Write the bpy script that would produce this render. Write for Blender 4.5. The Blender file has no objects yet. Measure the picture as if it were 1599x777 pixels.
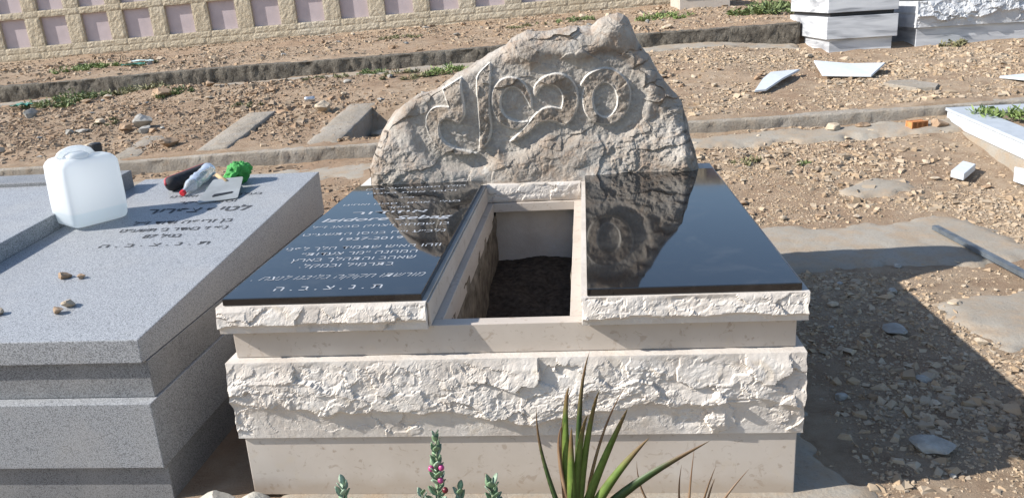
import bpy, bmesh, math, random
import numpy as np
from mathutils import Vector, Matrix

# ------------------------------------------------------------------ camera, sky, sun, exposure
scene = bpy.context.scene
COL = scene.collection

def camera_setup():
    cd = bpy.data.cameras.new('camera')
    cam = bpy.data.objects.new('camera', cd)
    COL.objects.link(cam)
    yaw, pitch, roll = -0.1036, -0.2995, -0.0643
    cy, sy, cp, sp = math.cos(yaw), math.sin(yaw), math.cos(pitch), math.sin(pitch)
    f = Vector((sy*cp, cy*cp, sp)); r = Vector((cy, -sy, 0)); u = r.cross(f)
    cr, sr = math.cos(roll), math.sin(roll)
    r2 = cr*r + sr*u; u2 = -sr*r + cr*u
    m = Matrix(((r2.x, u2.x, -f.x, 0.2764), (r2.y, u2.y, -f.y, -2.2519), (r2.z, u2.z, -f.z, 1.5615), (0, 0, 0, 1)))
    cam.matrix_world = m
    cd.sensor_width = 36.0
    cd.lens = 1229.77/1599*36.0
    cd.clip_start = 0.02
    cd.clip_end = 2000
    scene.camera = cam
camera_setup()

SUN = Vector((-1.03, -0.25, 0.72)).normalized()          # towards the sun
world = bpy.data.worlds.new('World'); scene.world = world; world.use_nodes = True
wn = world.node_tree; wn.nodes.clear()
sky = wn.nodes.new('ShaderNodeTexSky'); sky.sky_type = 'NISHITA'; sky.sun_disc = False
sky.sun_elevation = math.asin(SUN.z); sky.sun_rotation = math.atan2(SUN.x, SUN.y)
sky.air_density = 1.0; sky.dust_density = 0.6; sky.ozone_density = 1.3
bg = wn.nodes.new('ShaderNodeBackground'); bg.inputs['Strength'].default_value = 0.118
wo = wn.nodes.new('ShaderNodeOutputWorld')
wn.links.new(sky.outputs[0], bg.inputs['Color']); wn.links.new(bg.outputs[0], wo.inputs['Surface'])
sl = bpy.data.lights.new('sun', 'SUN'); sl.energy = 4.8; sl.angle = math.radians(0.55); sl.color = (1.0, 0.96, 0.90)
so = bpy.data.objects.new('sun', sl); COL.objects.link(so)
so.rotation_euler = SUN.to_track_quat('Z', 'Y').to_euler(); so.location = (-6, -3, 8)
vs = scene.view_settings
vs.view_transform = 'Standard'; vs.look = 'None'; vs.gamma = 1.0; vs.use_curve_mapping = False
vs.exposure = 0.72
scene.cycles.max_bounces = 8; scene.cycles.diffuse_bounces = 4; scene.cycles.glossy_bounces = 3
scene.cycles.transmission_bounces = 6; scene.cycles.transparent_max_bounces = 8

RNG = np.random.default_rng(7)
random.seed(7)

# ------------------------------------------------------------------ numpy noise
def _hash(ix, iy, iz, seed):
    h = (ix.astype(np.int64)*374761393 + iy.astype(np.int64)*668265263 + iz.astype(np.int64)*2147483647 + seed*1274126177) & 0xFFFFFFFF
    h = ((h ^ (h >> 13))*1274126177) & 0xFFFFFFFF
    h = ((h ^ (h >> 16))*2246822519) & 0xFFFFFFFF
    return ((h ^ (h >> 15)) & 0xFFFFFF)/float(0xFFFFFF)

def vnoise(x, y, z=None, seed=0):
    x = np.asarray(x, float); y = np.asarray(y, float)
    z = np.zeros_like(x) if z is None else np.asarray(z, float)
    ix, iy, iz = np.floor(x), np.floor(y), np.floor(z)
    fx, fy, fz = x-ix, y-iy, z-iz
    fx = fx*fx*(3-2*fx); fy = fy*fy*(3-2*fy); fz = fz*fz*(3-2*fz)
    r = 0
    for dx in (0, 1):
        for dy in (0, 1):
            for dz in (0, 1):
                w = (fx if dx else 1-fx)*(fy if dy else 1-fy)*(fz if dz else 1-fz)
                r = r + w*_hash(ix+dx, iy+dy, iz+dz, seed)
    return r*2-1

def fbm(x, y, z=None, seed=0, oct=4, gain=.5):
    a, s, t = 1.0, 0.0, 0.0
    f = 1.0
    for o in range(oct):
        s = s + a*vnoise(x*f, y*f, None if z is None else z*f, seed+o*17); t += a
        a *= gain; f *= 2.03
    return s/t

def facets(x, y, seed=0, tilt=1.0, jump=.55):
    """random tilted planes per jittered cell: chipped stone. returns height in cell units"""
    ix, iy = np.floor(x), np.floor(y)
    best = np.full(x.shape, 1e9); h = np.zeros(x.shape)
    z0 = np.zeros_like(x)
    for dx in (-1, 0, 1):
        for dy in (-1, 0, 1):
            cx, cy = ix+dx, iy+dy
            px = cx+_hash(cx, cy, z0, seed); py = cy+_hash(cx, cy, z0, seed+1)
            d = (x-px)**2+(y-py)**2
            hh = jump*(_hash(cx, cy, z0, seed+2)-.5) + tilt*((x-px)*(_hash(cx, cy, z0, seed+3)*2-1)+(y-py)*(_hash(cx, cy, z0, seed+4)*2-1))
            m = d < best
            best = np.where(m, d, best); h = np.where(m, hh, h)
    return h

def sstep(a, b, x):
    t = np.clip((x-a)/(b-a), 0, 1); return t*t*(3-2*t)

# ------------------------------------------------------------------ mesh helpers
def mesh_from(name, verts, faces):
    me = bpy.data.meshes.new(name)
    me.from_pydata([tuple(v) for v in verts], [], [tuple(f) for f in faces])
    me.update()
    return me

def mesh_np(name, V, F):
    """fast: V (n,3), F (m,k) same arity"""
    me = bpy.data.meshes.new(name)
    V = np.asarray(V, np.float32); F = np.asarray(F, np.int32)
    k = F.shape[1]
    me.vertices.add(len(V)); me.vertices.foreach_set('co', V.ravel())
    me.loops.add(F.size); me.loops.foreach_set('vertex_index', F.ravel())
    me.polygons.add(len(F)); me.polygons.foreach_set('loop_start', np.arange(0, F.size, k, dtype=np.int32))
    me.polygons.foreach_set('use_smooth', np.zeros(len(F), bool))
    me.update(calc_edges=True)
    return me

def link(name, me, mat=None, parent=None, smooth=False, loc=(0, 0, 0)):
    o = bpy.data.objects.new(name, me)
    COL.objects.link(o)
    o.location = loc
    if parent is not None: o.parent = parent
    if mat is not None and me is not None and len(me.materials) == 0: me.materials.append(mat)
    if smooth: me.polygons.foreach_set('use_smooth', np.ones(len(me.polygons), bool))
    return o

def tag(o, label, cat=None, group=None, kind=None):
    o['label'] = label
    if cat: o['category'] = cat
    if group: o['group'] = group
    if kind: o['kind'] = kind
    return o

def empty(name, loc, label, cat, group=None, rot=(0, 0, 0)):
    o = bpy.data.objects.new(name, None); COL.objects.link(o)
    o.empty_display_size = .1
    o.location = loc; o.rotation_euler = rot
    return tag(o, label, cat, group)

def child(name, me, mat, parent, smooth=False):
    """child whose mesh is in world coordinates: shift it into the parent's frame (parents unrotated)"""
    o = link(name, me, mat, parent, smooth)
    o.location = -Vector(parent.location) if parent.parent is None else (0, 0, 0)
    return o

def box_bm(bm, x0, x1, y0, y1, z0, z1, bev=0.0):
    b = bmesh.new()
    vs_ = [b.verts.new((x, y, z)) for x in (x0, x1) for y in (y0, y1) for z in (z0, z1)]
    for f in ((0, 1, 3, 2), (4, 6, 7, 5), (0, 4, 5, 1), (2, 3, 7, 6), (0, 2, 6, 4), (1, 5, 7, 3)):
        b.faces.new([vs_[i] for i in f])
    bmesh.ops.recalc_face_normals(b, faces=b.faces)
    if bev: bmesh.ops.bevel(b, geom=b.edges[:], offset=bev, segments=2, profile=.6, affect='EDGES')
    me = bpy.data.meshes.new('t'); b.to_mesh(me); b.free()
    bm.from_mesh(me); bpy.data.meshes.remove(me)

def bm_mesh(name, bm):
    me = bpy.data.meshes.new(name); bm.to_mesh(me); bm.free(); return me

def box_mesh(name, x0, x1, y0, y1, z0, z1, bev=.003):
    bm = bmesh.new(); box_bm(bm, x0, x1, y0, y1, z0, z1, bev); return bm_mesh(name, bm)

def grid_faces(nu, nv, flip=False):
    i = np.arange(nu-1)[:, None]; j = np.arange(nv-1)[None, :]
    a = i*nv+j; q = np.stack([a, a+nv, a+nv+1, a+1], -1).reshape(-1, 4)
    return q[:, ::-1] if flip else q

# ------------------------------------------------------------------ materials
class NT:
    def __init__(s, name):
        s.m = bpy.data.materials.new(name); s.m.use_nodes = True
        s.t = s.m.node_tree; s.t.nodes.clear()
        s.out = s.n('ShaderNodeOutputMaterial'); s.b = s.n('ShaderNodeBsdfPrincipled')
        s.l(s.b.outputs[0], s.out.inputs['Surface'])
        s.geo = s.n('ShaderNodeNewGeometry')
    def n(s, t): return s.t.nodes.new(t)
    def l(s, a, b): s.t.links.new(a, b)
    def noise(s, scale, detail=4, rough=.55, vec=None, dist=0.0):
        n = s.n('ShaderNodeTexNoise'); n.inputs['Scale'].default_value = scale
        n.inputs['Detail'].default_value = detail; n.inputs['Roughness'].default_value = rough
        n.inputs['Distortion'].default_value = dist
        s.l(vec if vec is not None else s.geo.outputs['Position'], n.inputs['Vector']); return n.outputs['Fac']
    def vor(s, scale, feat='F1', out='Distance', vec=None):
        n = s.n('ShaderNodeTexVoronoi'); n.feature = feat; n.inputs['Scale'].default_value = scale
        s.l(vec if vec is not None else s.geo.outputs['Position'], n.inputs['Vector']); return n.outputs[out]
    def ramp(s, fac, stops):
        n = s.n('ShaderNodeValToRGB'); e = n.color_ramp.elements
        while len(e) < len(stops): e.new(.5)
        for el, (p, c) in zip(e, stops):
            el.position = p; el.color = (*c, 1) if len(c) == 3 else c
        s.l(fac, n.inputs['Fac']); return n.outputs['Color']
    def mix(s, fac, a, b, mode='MIX'):
        n = s.n('ShaderNodeMix'); n.data_type = 'RGBA'; n.blend_type = mode
        for sock, v in ((n.inputs[0], fac), (n.inputs[6], a), (n.inputs[7], b)):
            if hasattr(v, 'is_output') or isinstance(v, bpy.types.NodeSocket): s.l(v, sock)
            elif isinstance(v, (int, float)): sock.default_value = v
            else: sock.default_value = (*v, 1)
        return n.outputs[2]
    def attr(s, name, out='Color'):
        n = s.n('ShaderNodeAttribute'); n.attribute_name = name; return n.outputs[out]
    def math(s, op, a, b=None):
        n = s.n('ShaderNodeMath'); n.operation = op
        for i, v in enumerate((a, b)):
            if v is None: continue
            if isinstance(v, bpy.types.NodeSocket): s.l(v, n.inputs[i])
            else: n.inputs[i].default_value = v
        return n.outputs[0]
    def col(s, c):
        if isinstance(c, bpy.types.NodeSocket): s.l(c, s.b.inputs['Base Color'])
        else: s.b.inputs['Base Color'].default_value = (*c, 1)
    def rough(s, v):
        if isinstance(v, bpy.types.NodeSocket): s.l(v, s.b.inputs['Roughness'])
        else: s.b.inputs['Roughness'].default_value = v
    def bump(s, h, strength=.5, dist=.01):
        n = s.n('ShaderNodeBump'); n.inputs['Strength'].default_value = strength; n.inputs['Distance'].default_value = dist
        s.l(h, n.inputs['Height']); s.l(n.outputs[0], s.b.inputs['Normal'])
    def spec(s, v): s.b.inputs['Specular IOR Level'].default_value = v

M = {}
def simple(name, c, rough=.6, var=.12, scale=30, metal=0, bump=0, spec=.5):
    t = NT(name)
    n = t.noise(scale, 5)
    d = tuple(max(0, v*(1-var)) for v in c); e = tuple(min(1, v*(1+var)) for v in c)
    t.col(t.ramp(n, [(.3, d), (.7, e)])); t.rough(rough); t.b.inputs['Metallic'].default_value = metal; t.spec(spec)
    if bump: t.bump(n, bump, .004)
    M[name] = t.m; return t.m

def make_materials():
    # smooth honed limestone (beige, faint veins)
    t = NT('limestone_honed')
    n1 = t.noise(3.0, 6, .6); n2 = t.noise(22, 6, .65, dist=1.5); n3 = t.noise(9, 3, .5, dist=2.5)
    c = t.ramp(n1, [(.3, (.44, .38, .32)), (.55, (.50, .44, .38)), (.75, (.53, .48, .425))])
    v = t.ramp(n2, [(.355, (1, 1, 1)), (.42, (0, 0, 0))])
    c = t.mix(t.math('MULTIPLY', v, .5), c, (.30, .23, .17))
    c = t.mix(t.math('MULTIPLY', t.ramp(n3, [(.62, (0, 0, 0)), (.78, (1, 1, 1))]), .35), c, (.50, .42, .31))
    n5 = t.noise(38, 3, .5)
    c = t.mix(t.math('MULTIPLY', t.ramp(n5, [(.66, (0, 0, 0)), (.72, (1, 1, 1))]), .5), c, (.27, .20, .145))
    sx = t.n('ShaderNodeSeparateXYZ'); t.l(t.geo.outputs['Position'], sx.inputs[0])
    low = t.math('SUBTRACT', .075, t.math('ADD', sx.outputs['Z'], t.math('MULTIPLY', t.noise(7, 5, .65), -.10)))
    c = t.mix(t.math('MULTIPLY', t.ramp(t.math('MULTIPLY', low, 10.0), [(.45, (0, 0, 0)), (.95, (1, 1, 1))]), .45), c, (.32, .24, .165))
    t.col(c); t.rough(.55); t.bump(n2, .10, .002); t.spec(.35); M['limestone_honed'] = t.m
    # fresh rock-faced limestone
    t = NT('limestone_rockface')
    n1 = t.noise(6, 6, .6); n2 = t.noise(55, 6, .7); n3 = t.noise(12, 4, .5, dist=1.0)
    c = t.ramp(n1, [(.3, (.48, .425, .37)), (.5, (.565, .515, .46)), (.72, (.61, .575, .53))])
    c = t.mix(t.math('MULTIPLY', t.ramp(n3, [(.60, (0, 0, 0)), (.72, (1, 1, 1))]), .4), c, (.55, .45, .33))
    t.col(c); t.rough(.8); t.spec(.25); t.bump(n2, .5, .006); M['limestone_rockface'] = t.m
    # natural boulder headstone with carved letters; 'cut' marks freshly cut stone
    t = NT('boulder_limestone')
    n1 = t.noise(4.5, 7, .62, dist=.6); n2 = t.noise(11, 6, .65, dist=1.2); n3 = t.noise(70, 6, .7); n4 = t.noise(2.2, 5, .55)
    c = t.ramp(n1, [(.28, (.19, .15, .115)), (.42, (.315, .27, .225)), (.58, (.40, .36, .312)), (.76, (.50, .465, .42))])
    c = t.mix(t.math('MULTIPLY', t.ramp(n2, [(.48, (0, 0, 0)), (.62, (1, 1, 1))]), .6), c, t.ramp(n3, [(.35, (.25, .17, .115)), (.6, (.39, .285, .205))]))
    c = t.mix(t.math('MULTIPLY', t.ramp(n4, [(.5, (0, 0, 0)), (.66, (1, 1, 1))]), .5), c, (.40, .37, .335))
    c = t.mix(t.math('MULTIPLY', t.ramp(n3, [(.58, (0, 0, 0)), (.75, (1, 1, 1))]), .25), c, (.52, .47, .42))
    c = t.mix(t.math('MULTIPLY', t.attr('dressed', 'Fac'), .7), c, t.ramp(t.noise(42, 4, .6), [(.42, (.34, .31, .275)), (.6, (.41, .38, .335)), (.66, (.52, .48, .43))]))
    c = t.mix(t.math('MULTIPLY', t.attr('crust', 'Fac'), .55), c, t.ramp(t.noise(30, 6, .7), [(.35, (.15, .115, .085)), (.52, (.27, .22, .17)), (.68, (.42, .37, .31))]))
    c = t.mix(t.attr('cut', 'Fac'), c, (.68, .645, .59))
    t.col(c); t.rough(.82); t.spec(.2); t.bump(t.mix(.5, n3, t.noise(25, 6, .7)), 1.0, .016); M['boulder_limestone'] = t.m
    # polished black granite
    t = NT('black_granite')
    n = t.noise(2.2, 5, .6); n2 = t.noise(500, 2, .5)
    c = t.ramp(n2, [(.4, (.006, .006, .007)), (.75, (.014, .014, .016))])
    dn = t.noise(5, 7, .7, dist=.8)
    t.col(t.mix(t.math('MULTIPLY', t.ramp(dn, [(.52, (0, 0, 0)), (.8, (1, 1, 1))]), .10), c, (.30, .28, .25)))
    t.rough(t.ramp(n, [(.3, (.025,)*3), (.7, (.06,)*3)])); t.spec(.5); t.b.inputs['IOR'].default_value = 1.68
    M['black_granite'] = t.m
    # grey granite, plus a darker copy with shade painted in for recessed parts
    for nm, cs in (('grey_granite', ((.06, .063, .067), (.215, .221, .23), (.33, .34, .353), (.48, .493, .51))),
                   ('grey_granite_shaded', ((.04, .04, .042), (.15, .152, .155), (.225, .228, .232), (.34, .34, .34)))):
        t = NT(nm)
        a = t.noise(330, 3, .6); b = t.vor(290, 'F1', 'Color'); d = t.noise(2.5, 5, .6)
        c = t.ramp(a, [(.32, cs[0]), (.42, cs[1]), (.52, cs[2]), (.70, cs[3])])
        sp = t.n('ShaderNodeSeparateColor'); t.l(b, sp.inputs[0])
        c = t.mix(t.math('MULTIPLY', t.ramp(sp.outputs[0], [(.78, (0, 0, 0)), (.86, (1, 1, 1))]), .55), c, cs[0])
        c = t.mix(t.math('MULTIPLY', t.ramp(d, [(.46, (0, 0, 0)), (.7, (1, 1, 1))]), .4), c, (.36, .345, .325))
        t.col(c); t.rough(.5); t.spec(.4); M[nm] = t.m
    # veined white marble
    t = NT('white_marble')
    mp = t.n('ShaderNodeMapping'); mp.inputs['Scale'].default_value = (.35, .35, 2.4); mp.inputs['Rotation'].default_value = (.05, .1, 0)
    t.l(t.geo.outputs['Position'], mp.inputs['Vector'])
    n = t.noise(4.0, 6, .55, vec=mp.outputs[0], dist=.7)
    t.col(t.ramp(n, [(.34, (.26, .27, .29)), (.45, (.43, .44, .46)), (.55, (.54, .55, .57)), (.7, (.62, .63, .64))])); t.rough(.4); M['white_marble'] = t.m
    t = NT('white_marble_rough')
    n = t.noise(5, 5); n2 = t.noise(60, 5)
    t.col(t.ramp(n, [(.3, (.42, .43, .45)), (.7, (.60, .61, .62))])); t.rough(.75); t.bump(n2, .5, .008); M['white_marble_rough'] = t.m
    # concrete
    t = NT('concrete')
    n1 = t.noise(2.0, 6, .65); n2 = t.noise(45, 6, .7); n3 = t.noise(9, 5, .6)
    c = t.ramp(n1, [(.3, (.255, .22, .175)), (.6, (.34, .305, .26)), (.8, (.38, .35, .305))])
    c = t.mix(t.math('MULTIPLY', t.ramp(n3, [(.5, (0, 0, 0)), (.7, (1, 1, 1))]), .5), c, (.32, .24, .165))
    c = t.mix(t.math('MULTIPLY', t.ramp(n2, [(.54, (0, 0, 0)), (.66, (1, 1, 1))]), .6), c, (.14, .115, .09))
    t.col(c); t.rough(.92); t.spec(.15); t.bump(t.mix(.5, n2, n3), 1.0, .022); M['concrete'] = t.m
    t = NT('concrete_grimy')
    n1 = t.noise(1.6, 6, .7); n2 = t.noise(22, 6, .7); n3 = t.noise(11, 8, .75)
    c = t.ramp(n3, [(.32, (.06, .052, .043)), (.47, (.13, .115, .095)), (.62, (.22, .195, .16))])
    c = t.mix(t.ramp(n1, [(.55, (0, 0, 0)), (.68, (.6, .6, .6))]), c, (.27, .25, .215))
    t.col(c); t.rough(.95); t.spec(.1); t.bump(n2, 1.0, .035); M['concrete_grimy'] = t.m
    t = NT('concrete_path')
    n1 = t.noise(1.7, 6, .65); n2 = t.noise(60, 6, .7); n3 = t.noise(5, 6, .7)
    c = t.ramp(n1, [(.3, (.27, .235, .19)), (.6, (.325, .295, .25)), (.8, (.35, .33, .295))])
    c = t.mix(t.math('MULTIPLY', t.ramp(n3, [(.44, (0, 0, 0)), (.62, (1, 1, 1))]), .7), c, (.34, .255, .175))
    c = t.mix(t.math('MULTIPLY', t.ramp(n2, [(.52, (0, 0, 0)), (.68, (1, 1, 1))]), .45), c, (.19, .155, .12))
    t.col(c); t.rough(.95); t.spec(.1); t.bump(n2, .6, .007); M['concrete_path'] = t.m
    # soil: dusty tan, redder to the left
    t = NT('soil')
    n1 = t.noise(.7, 6, .65); n2 = t.noise(6, 6, .7); n3 = t.noise(95, 8, .8)
    c = t.ramp(n2, [(.3, (.232, .160, .107)), (.5, (.345, .258, .181)), (.72, (.42, .333, .247))])
    c = t.mix(t.math('MULTIPLY', t.ramp(n1, [(.46, (0, 0, 0)), (.6, (1, 1, 1))]), .6), c, (.275, .182, .12))
    c = t.mix(t.math('MULTIPLY', t.ramp(n3, [(.5, (0, 0, 0)), (.7, (1, 1, 1))]), .5), c, (.42, .345, .26))
    t.col(c); t.rough(.97); t.spec(.05); t.bump(n3, 1.0, .014); M['soil'] = t.m
    simple('dark_soil', (.065, .052, .042), .95, .5, 40, bump=1.0, spec=.05)
    simple('cement_dark', (.18, .155, .125), .95, .55, 14, bump=1.0, spec=.05)
    # gravel with a tint per stone
    t = NT('gravel')
    c = t.attr('tint'); n = t.noise(120, 4, .7)
    c = t.mix(t.math('MULTIPLY', n, .5), c, (.25, .185, .125))
    t.col(c); t.rough(.9); t.spec(.15); M['gravel'] = t.m
    for nm, a, b in (('rock_pale', (.36, .285, .20), (.54, .45, .345)), ('rock_grey', (.24, .225, .20), (.40, .385, .355)), ('rock_brown', (.24, .155, .095), (.42, .31, .215)), ('rock_white', (.42, .39, .335), (.58, .55, .48))):
        t = NT(nm); n = t.noise(18, 6, .65); n2 = t.noise(90, 5, .7)
        t.col(t.ramp(n, [(.3, a), (.7, b)])); t.rough(.88); t.spec(.15); t.bump(n2, .6, .006); M[nm] = t.m
    # niche wall
    t = NT('wall_stone')
    n1 = t.noise(1.1, 5, .6); n2 = t.noise(16, 5, .65)
    c = t.ramp(n1, [(.3, (.44, .37, .265)), (.55, (.51, .445, .34)), (.75, (.54, .49, .40))])
    c = t.mix(t.math('MULTIPLY', n2, .35), c, (.36, .29, .20))
    t.col(c); t.rough(.9); t.spec(.1); t.bump(n2, 1.0, .035); M['wall_stone'] = t.m
    simple('wall_core', (.36, .30, .22), .95, .15, 8)
    simple('niche_marble', (.46, .385, .395), .55, .07, 5)
    # objects
    t = NT('jerrycan_plastic')
    tr = t.n('ShaderNodeBsdfTranslucent'); tr.inputs['Color'].default_value = (.88, .92, .95, 1)
    mx = t.n('ShaderNodeMixShader'); mx.inputs[0].default_value = .6
    tc = t.n('ShaderNodeTexCoord'); sx = t.n('ShaderNodeSeparateXYZ'); t.l(tc.outputs['Object'], sx.inputs[0])
    lv = t.ramp(sx.outputs['Z'], [(.060, (.77, .83, .86)), (.068, (.87, .89, .90))]); t.col(lv); t.l(lv, tr.inputs['Color']); t.rough(.38)
    t.l(t.b.outputs[0], mx.inputs[1]); t.l(tr.outputs[0], mx.inputs[2]); t.l(mx.outputs[0], t.out.inputs['Surface'])
    M['jerrycan_plastic'] = t.m
    t = NT('water_in_can'); t.col((.55, .68, .74)); t.rough(.2); M['water_in_can'] = t.m
    t = NT('clear_plastic'); t.col((.93, .94, .95)); t.rough(.12); t.b.inputs['Transmission Weight'].default_value = .75; t.b.inputs['IOR'].default_value = 1.2; M['clear_plastic'] = t.m
    simple('red_plastic', (.62, .02, .035), .4, .1); simple('black_plastic', (.012, .013, .016), .55, .3); simple('black_fabric', (.014, .014, .018), .8, .4, 60, bump=.6)
    simple('red_trim', (.45, .07, .08), .7, .15)
    simple('green_cloth', (.05, .28, .06), .8, .3, 25, bump=.4); simple('scraper_steel', (.36, .37, .36), .45, .15, 12, metal=.35)
    simple('aluminium', (.55, .56, .58), .38, .12, 18, metal=.8); simple('galvanised', (.13, .15, .17), .5, .25, 14, metal=.35)
    simple('orange_brick', (.50, .20, .07), .9, .25, 30, bump=.6); simple('teal_plastic', (.03, .17, .13), .5, .2); simple('pale_plastic', (.55, .68, .68), .5, .1)
    simple('wood', (.42, .30, .16), .8, .25, 20)
    simple('marble_offcut', (.53, .56, .59), .55, .06, 20, bump=.15)
    simple('grey_marble', (.40, .43, .46), .5, .08, 12)
    simple('engraved_grey', (.045, .047, .052), .8, .2); simple('engraved_white', (.38, .395, .42), .7, .12, 80)
    simple('mortar', (.60, .58, .54), .9, .1, 30)
    for nm, a, b in (('blade_green', (.06, .11, .022), (.20, .29, .06)), ('blade_dark', (.04, .075, .025), (.09, .15, .05)), ('blade_dry', (.20, .11, .06), (.38, .27, .17))):
        t = NT(nm); n = t.noise(14, 4, .6)
        c = t.ramp(n, [(.3, a), (.7, b)])
        c = t.mix(t.math('MULTIPLY', t.ramp(t.attr('margin', 'Fac'), [(.6, (0, 0, 0)), (.98, (1, 1, 1))]), .35), c, (.15, .085, .04))
        c = t.mix(t.ramp(t.math('ADD', t.attr('along', 'Fac'), t.math('MULTIPLY', n, .3)), [(.86, (0, 0, 0)), (1.0, (.9, .9, .9))]), c, (.19, .11, .06))
        t.col(c); t.rough(.5)
        tr = t.n('ShaderNodeBsdfTranslucent'); tr.inputs['Color'].default_value = (*[min(1, v*1.3) for v in b], 1)
        mx = t.n('ShaderNodeMixShader'); mx.inputs[0].default_value = .25
        t.l(t.b.outputs[0], mx.inputs[1]); t.l(tr.outputs[0], mx.inputs[2]); t.l(mx.outputs[0], t.out.inputs['Surface']); M[nm] = t.m
    simple('sage_leaf', (.16, .25, .14), .6, .3, 60); simple('sage_leaf_pale', (.27, .36, .26), .6, .25, 60); simple('sage_stem', (.24, .25, .16), .7, .2)
    simple('berry_pink', (.40, .05, .18), .3, .25, 80); simple('berry_dark', (.14, .012, .02), .3, .2)
    for nm, c in (('weed_green', (.14, .18, .065)), ('weed_olive', (.21, .20, .10)), ('weed_bright', (.17, .23, .07))):
        simple(nm, c, .7, .45, 9)
make_materials()

# ------------------------------------------------------------------ terrain
def _lin(a, b, t): return a+(b-a)*np.clip(t, 0, 1)
def terrain(x, y):
    x = np.asarray(x, float); y = np.asarray(y, float)
    xc = np.clip(x, -20, 16)
    z = np.where(y < 5.27, _lin(0*xc, .28+.027*xc, (y-3.0)/2.2),
        np.where(y < 9.38, _lin(.385+.02*xc, .925+.027*xc, (y-5.2)/4.1),
                 _lin(1.02+.02*xc, 1.34+.024*xc, (y-9.3)/5.7)))
    z = np.where(y > 15.2, 1.34+.024*xc, z)
    # dug-out pit beside the concrete beam
    pit = sstep(-2.26, -2.2, x)*(1-sstep(-1.1, -.8, x))*sstep(5.5, 5.62, y)*(1-sstep(6.5, 6.8, y))
    z = z - .30*pit
    z = z - .07*sstep(8.5, 9.0, y)*(y < 9.38)
    z = z - .125*sstep(1.8, 3.3, x)*sstep(5.6, 8.1, y)*(y < 9.38)
    # soil heap along the far terrace
    z = z + .10*np.exp(-((x+4.6)/1.3)**2-((y-8.15)/.45)**2) + .05*np.exp(-((x+6.0)/1.0)**2-((y-8.5)/.3)**2)
    return z
def rough_terrain(x, y):
    calm = np.where((x > .9) & (y > 1.9) & (y < 3.2), .25, 1.0)*np.where(y < 1.9, .6, 1.0)
    inside = (x > -2.9) & (x < 1.0) & (y > -.3) & (y < 2.0)
    n = .035*fbm(x*1.1, y*1.1, seed=3, oct=3)*np.where(y > 3.2, 1, .35) + .018*fbm(x*6, y*6, seed=5, oct=3)
    return terrain(x, y)+np.where(inside, -.01, n*calm-.008)

def build_ground():
    def axis(dense0, dense1, step, lo, hi):
        d = np.arange(dense0, dense1, step)
        a = dense0-np.cumsum(np.geomspace(step*1.5, 40, 22)); b = dense1+np.cumsum(np.geomspace(step*1.5, 40, 22))
        return np.concatenate([a[::-1], d, b])
    xs = axis(-9.5, 6.5, .06, -80, 80)
    ys = np.sort(np.concatenate([axis(-.6, 15.2, .055, -80, 80), [5.262, 5.285, 9.372, 9.395]]))
    X, Y = np.meshgrid(xs, ys, indexing='ij')
    Z = rough_terrain(X, Y)
    me = mesh_np('ground', np.stack([X, Y, Z], -1).reshape(-1, 3), grid_faces(len(xs), len(ys)))
    o = link('ground', me, M['soil'], smooth=True)
    tag(o, 'dusty stony brown ground of the cemetery rising in low terraces to the wall', 'ground', kind='structure')
build_ground()

def beam_mesh(name, A, B, width, ztop, depth, rough=.006, n=None, seed=0, round_=.012, feather=0.0, m=7):
    """concrete strip from A to B; width to its left (+90 deg); ztop(x,y) gives its top"""
    A = np.array(A, float); B = np.array(B, float); L = np.linalg.norm(B-A); d = (B-A)/L; nrm = np.array([-d[1], d[0]])
    n = n or max(8, int(L/.03)); n = min(n, 420)
    s = np.linspace(0, L, n)
    # cross-section, going from bottom front over the top to the bottom back (offset across, drop below top)
    prof = [(0, -depth), (0, -depth*.66), (0, -depth*.42), (0, -depth*.22), (0, -round_*1.6), (round_*.5, -round_*.4), (round_*1.8, 0)]
    prof += [(round_*1.8+(width-round_*3.6)*(i+1)/m, 0) for i in range(m)]
    prof += [(width-round_*.5, -round_*.4), (width, -round_*1.6), (width, -depth*.5), (width, -depth)]
    prof = np.array(prof)
    S, K = np.meshgrid(s, np.arange(len(prof)), indexing='ij')
    off = prof[:, 0][K]; dr = prof[:, 1][K]
    wob = .012*fbm(S*1.3, off*0, seed=seed+9, oct=3)
    px = A[0]+d[0]*S+nrm[0]*(off+wob); py = A[1]+d[1]*S+nrm[1]*(off+wob)
    pz = ztop(px, py)+dr
    r = rough*(fbm(S*18, off*18, dr*18, seed=seed, oct=3)+.8*np.minimum(0, fbm(S*5, off*5, dr*5, seed=seed+4, oct=3)+.15)*2)
    if feather:
        ed = np.minimum(np.minimum(off, width-off), np.minimum(S, L-S))+.14*fbm(px*5, py*5, seed=seed+70, oct=5, gain=.6)
        pz = pz-feather*(1-sstep(-.02, .14, ed))
    face = (off <= 0)
    top = (dr == 0)
    px = px-np.where(face, nrm[0]*r*1.8, 0); py = py-np.where(face, nrm[1]*r*1.8, 0); pz = pz+np.where(top, r*.7, r*.3*(dr > -.05))
    V = np.stack([px, py, pz], -1).reshape(-1, 3)
    F = grid_faces(n, len(prof)).tolist()
    k = len(prof)
    F.append(list(range(k))); F.append(list(range((n-1)*k, n*k))[::-1])
    return mesh_from(name, V, F)

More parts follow.
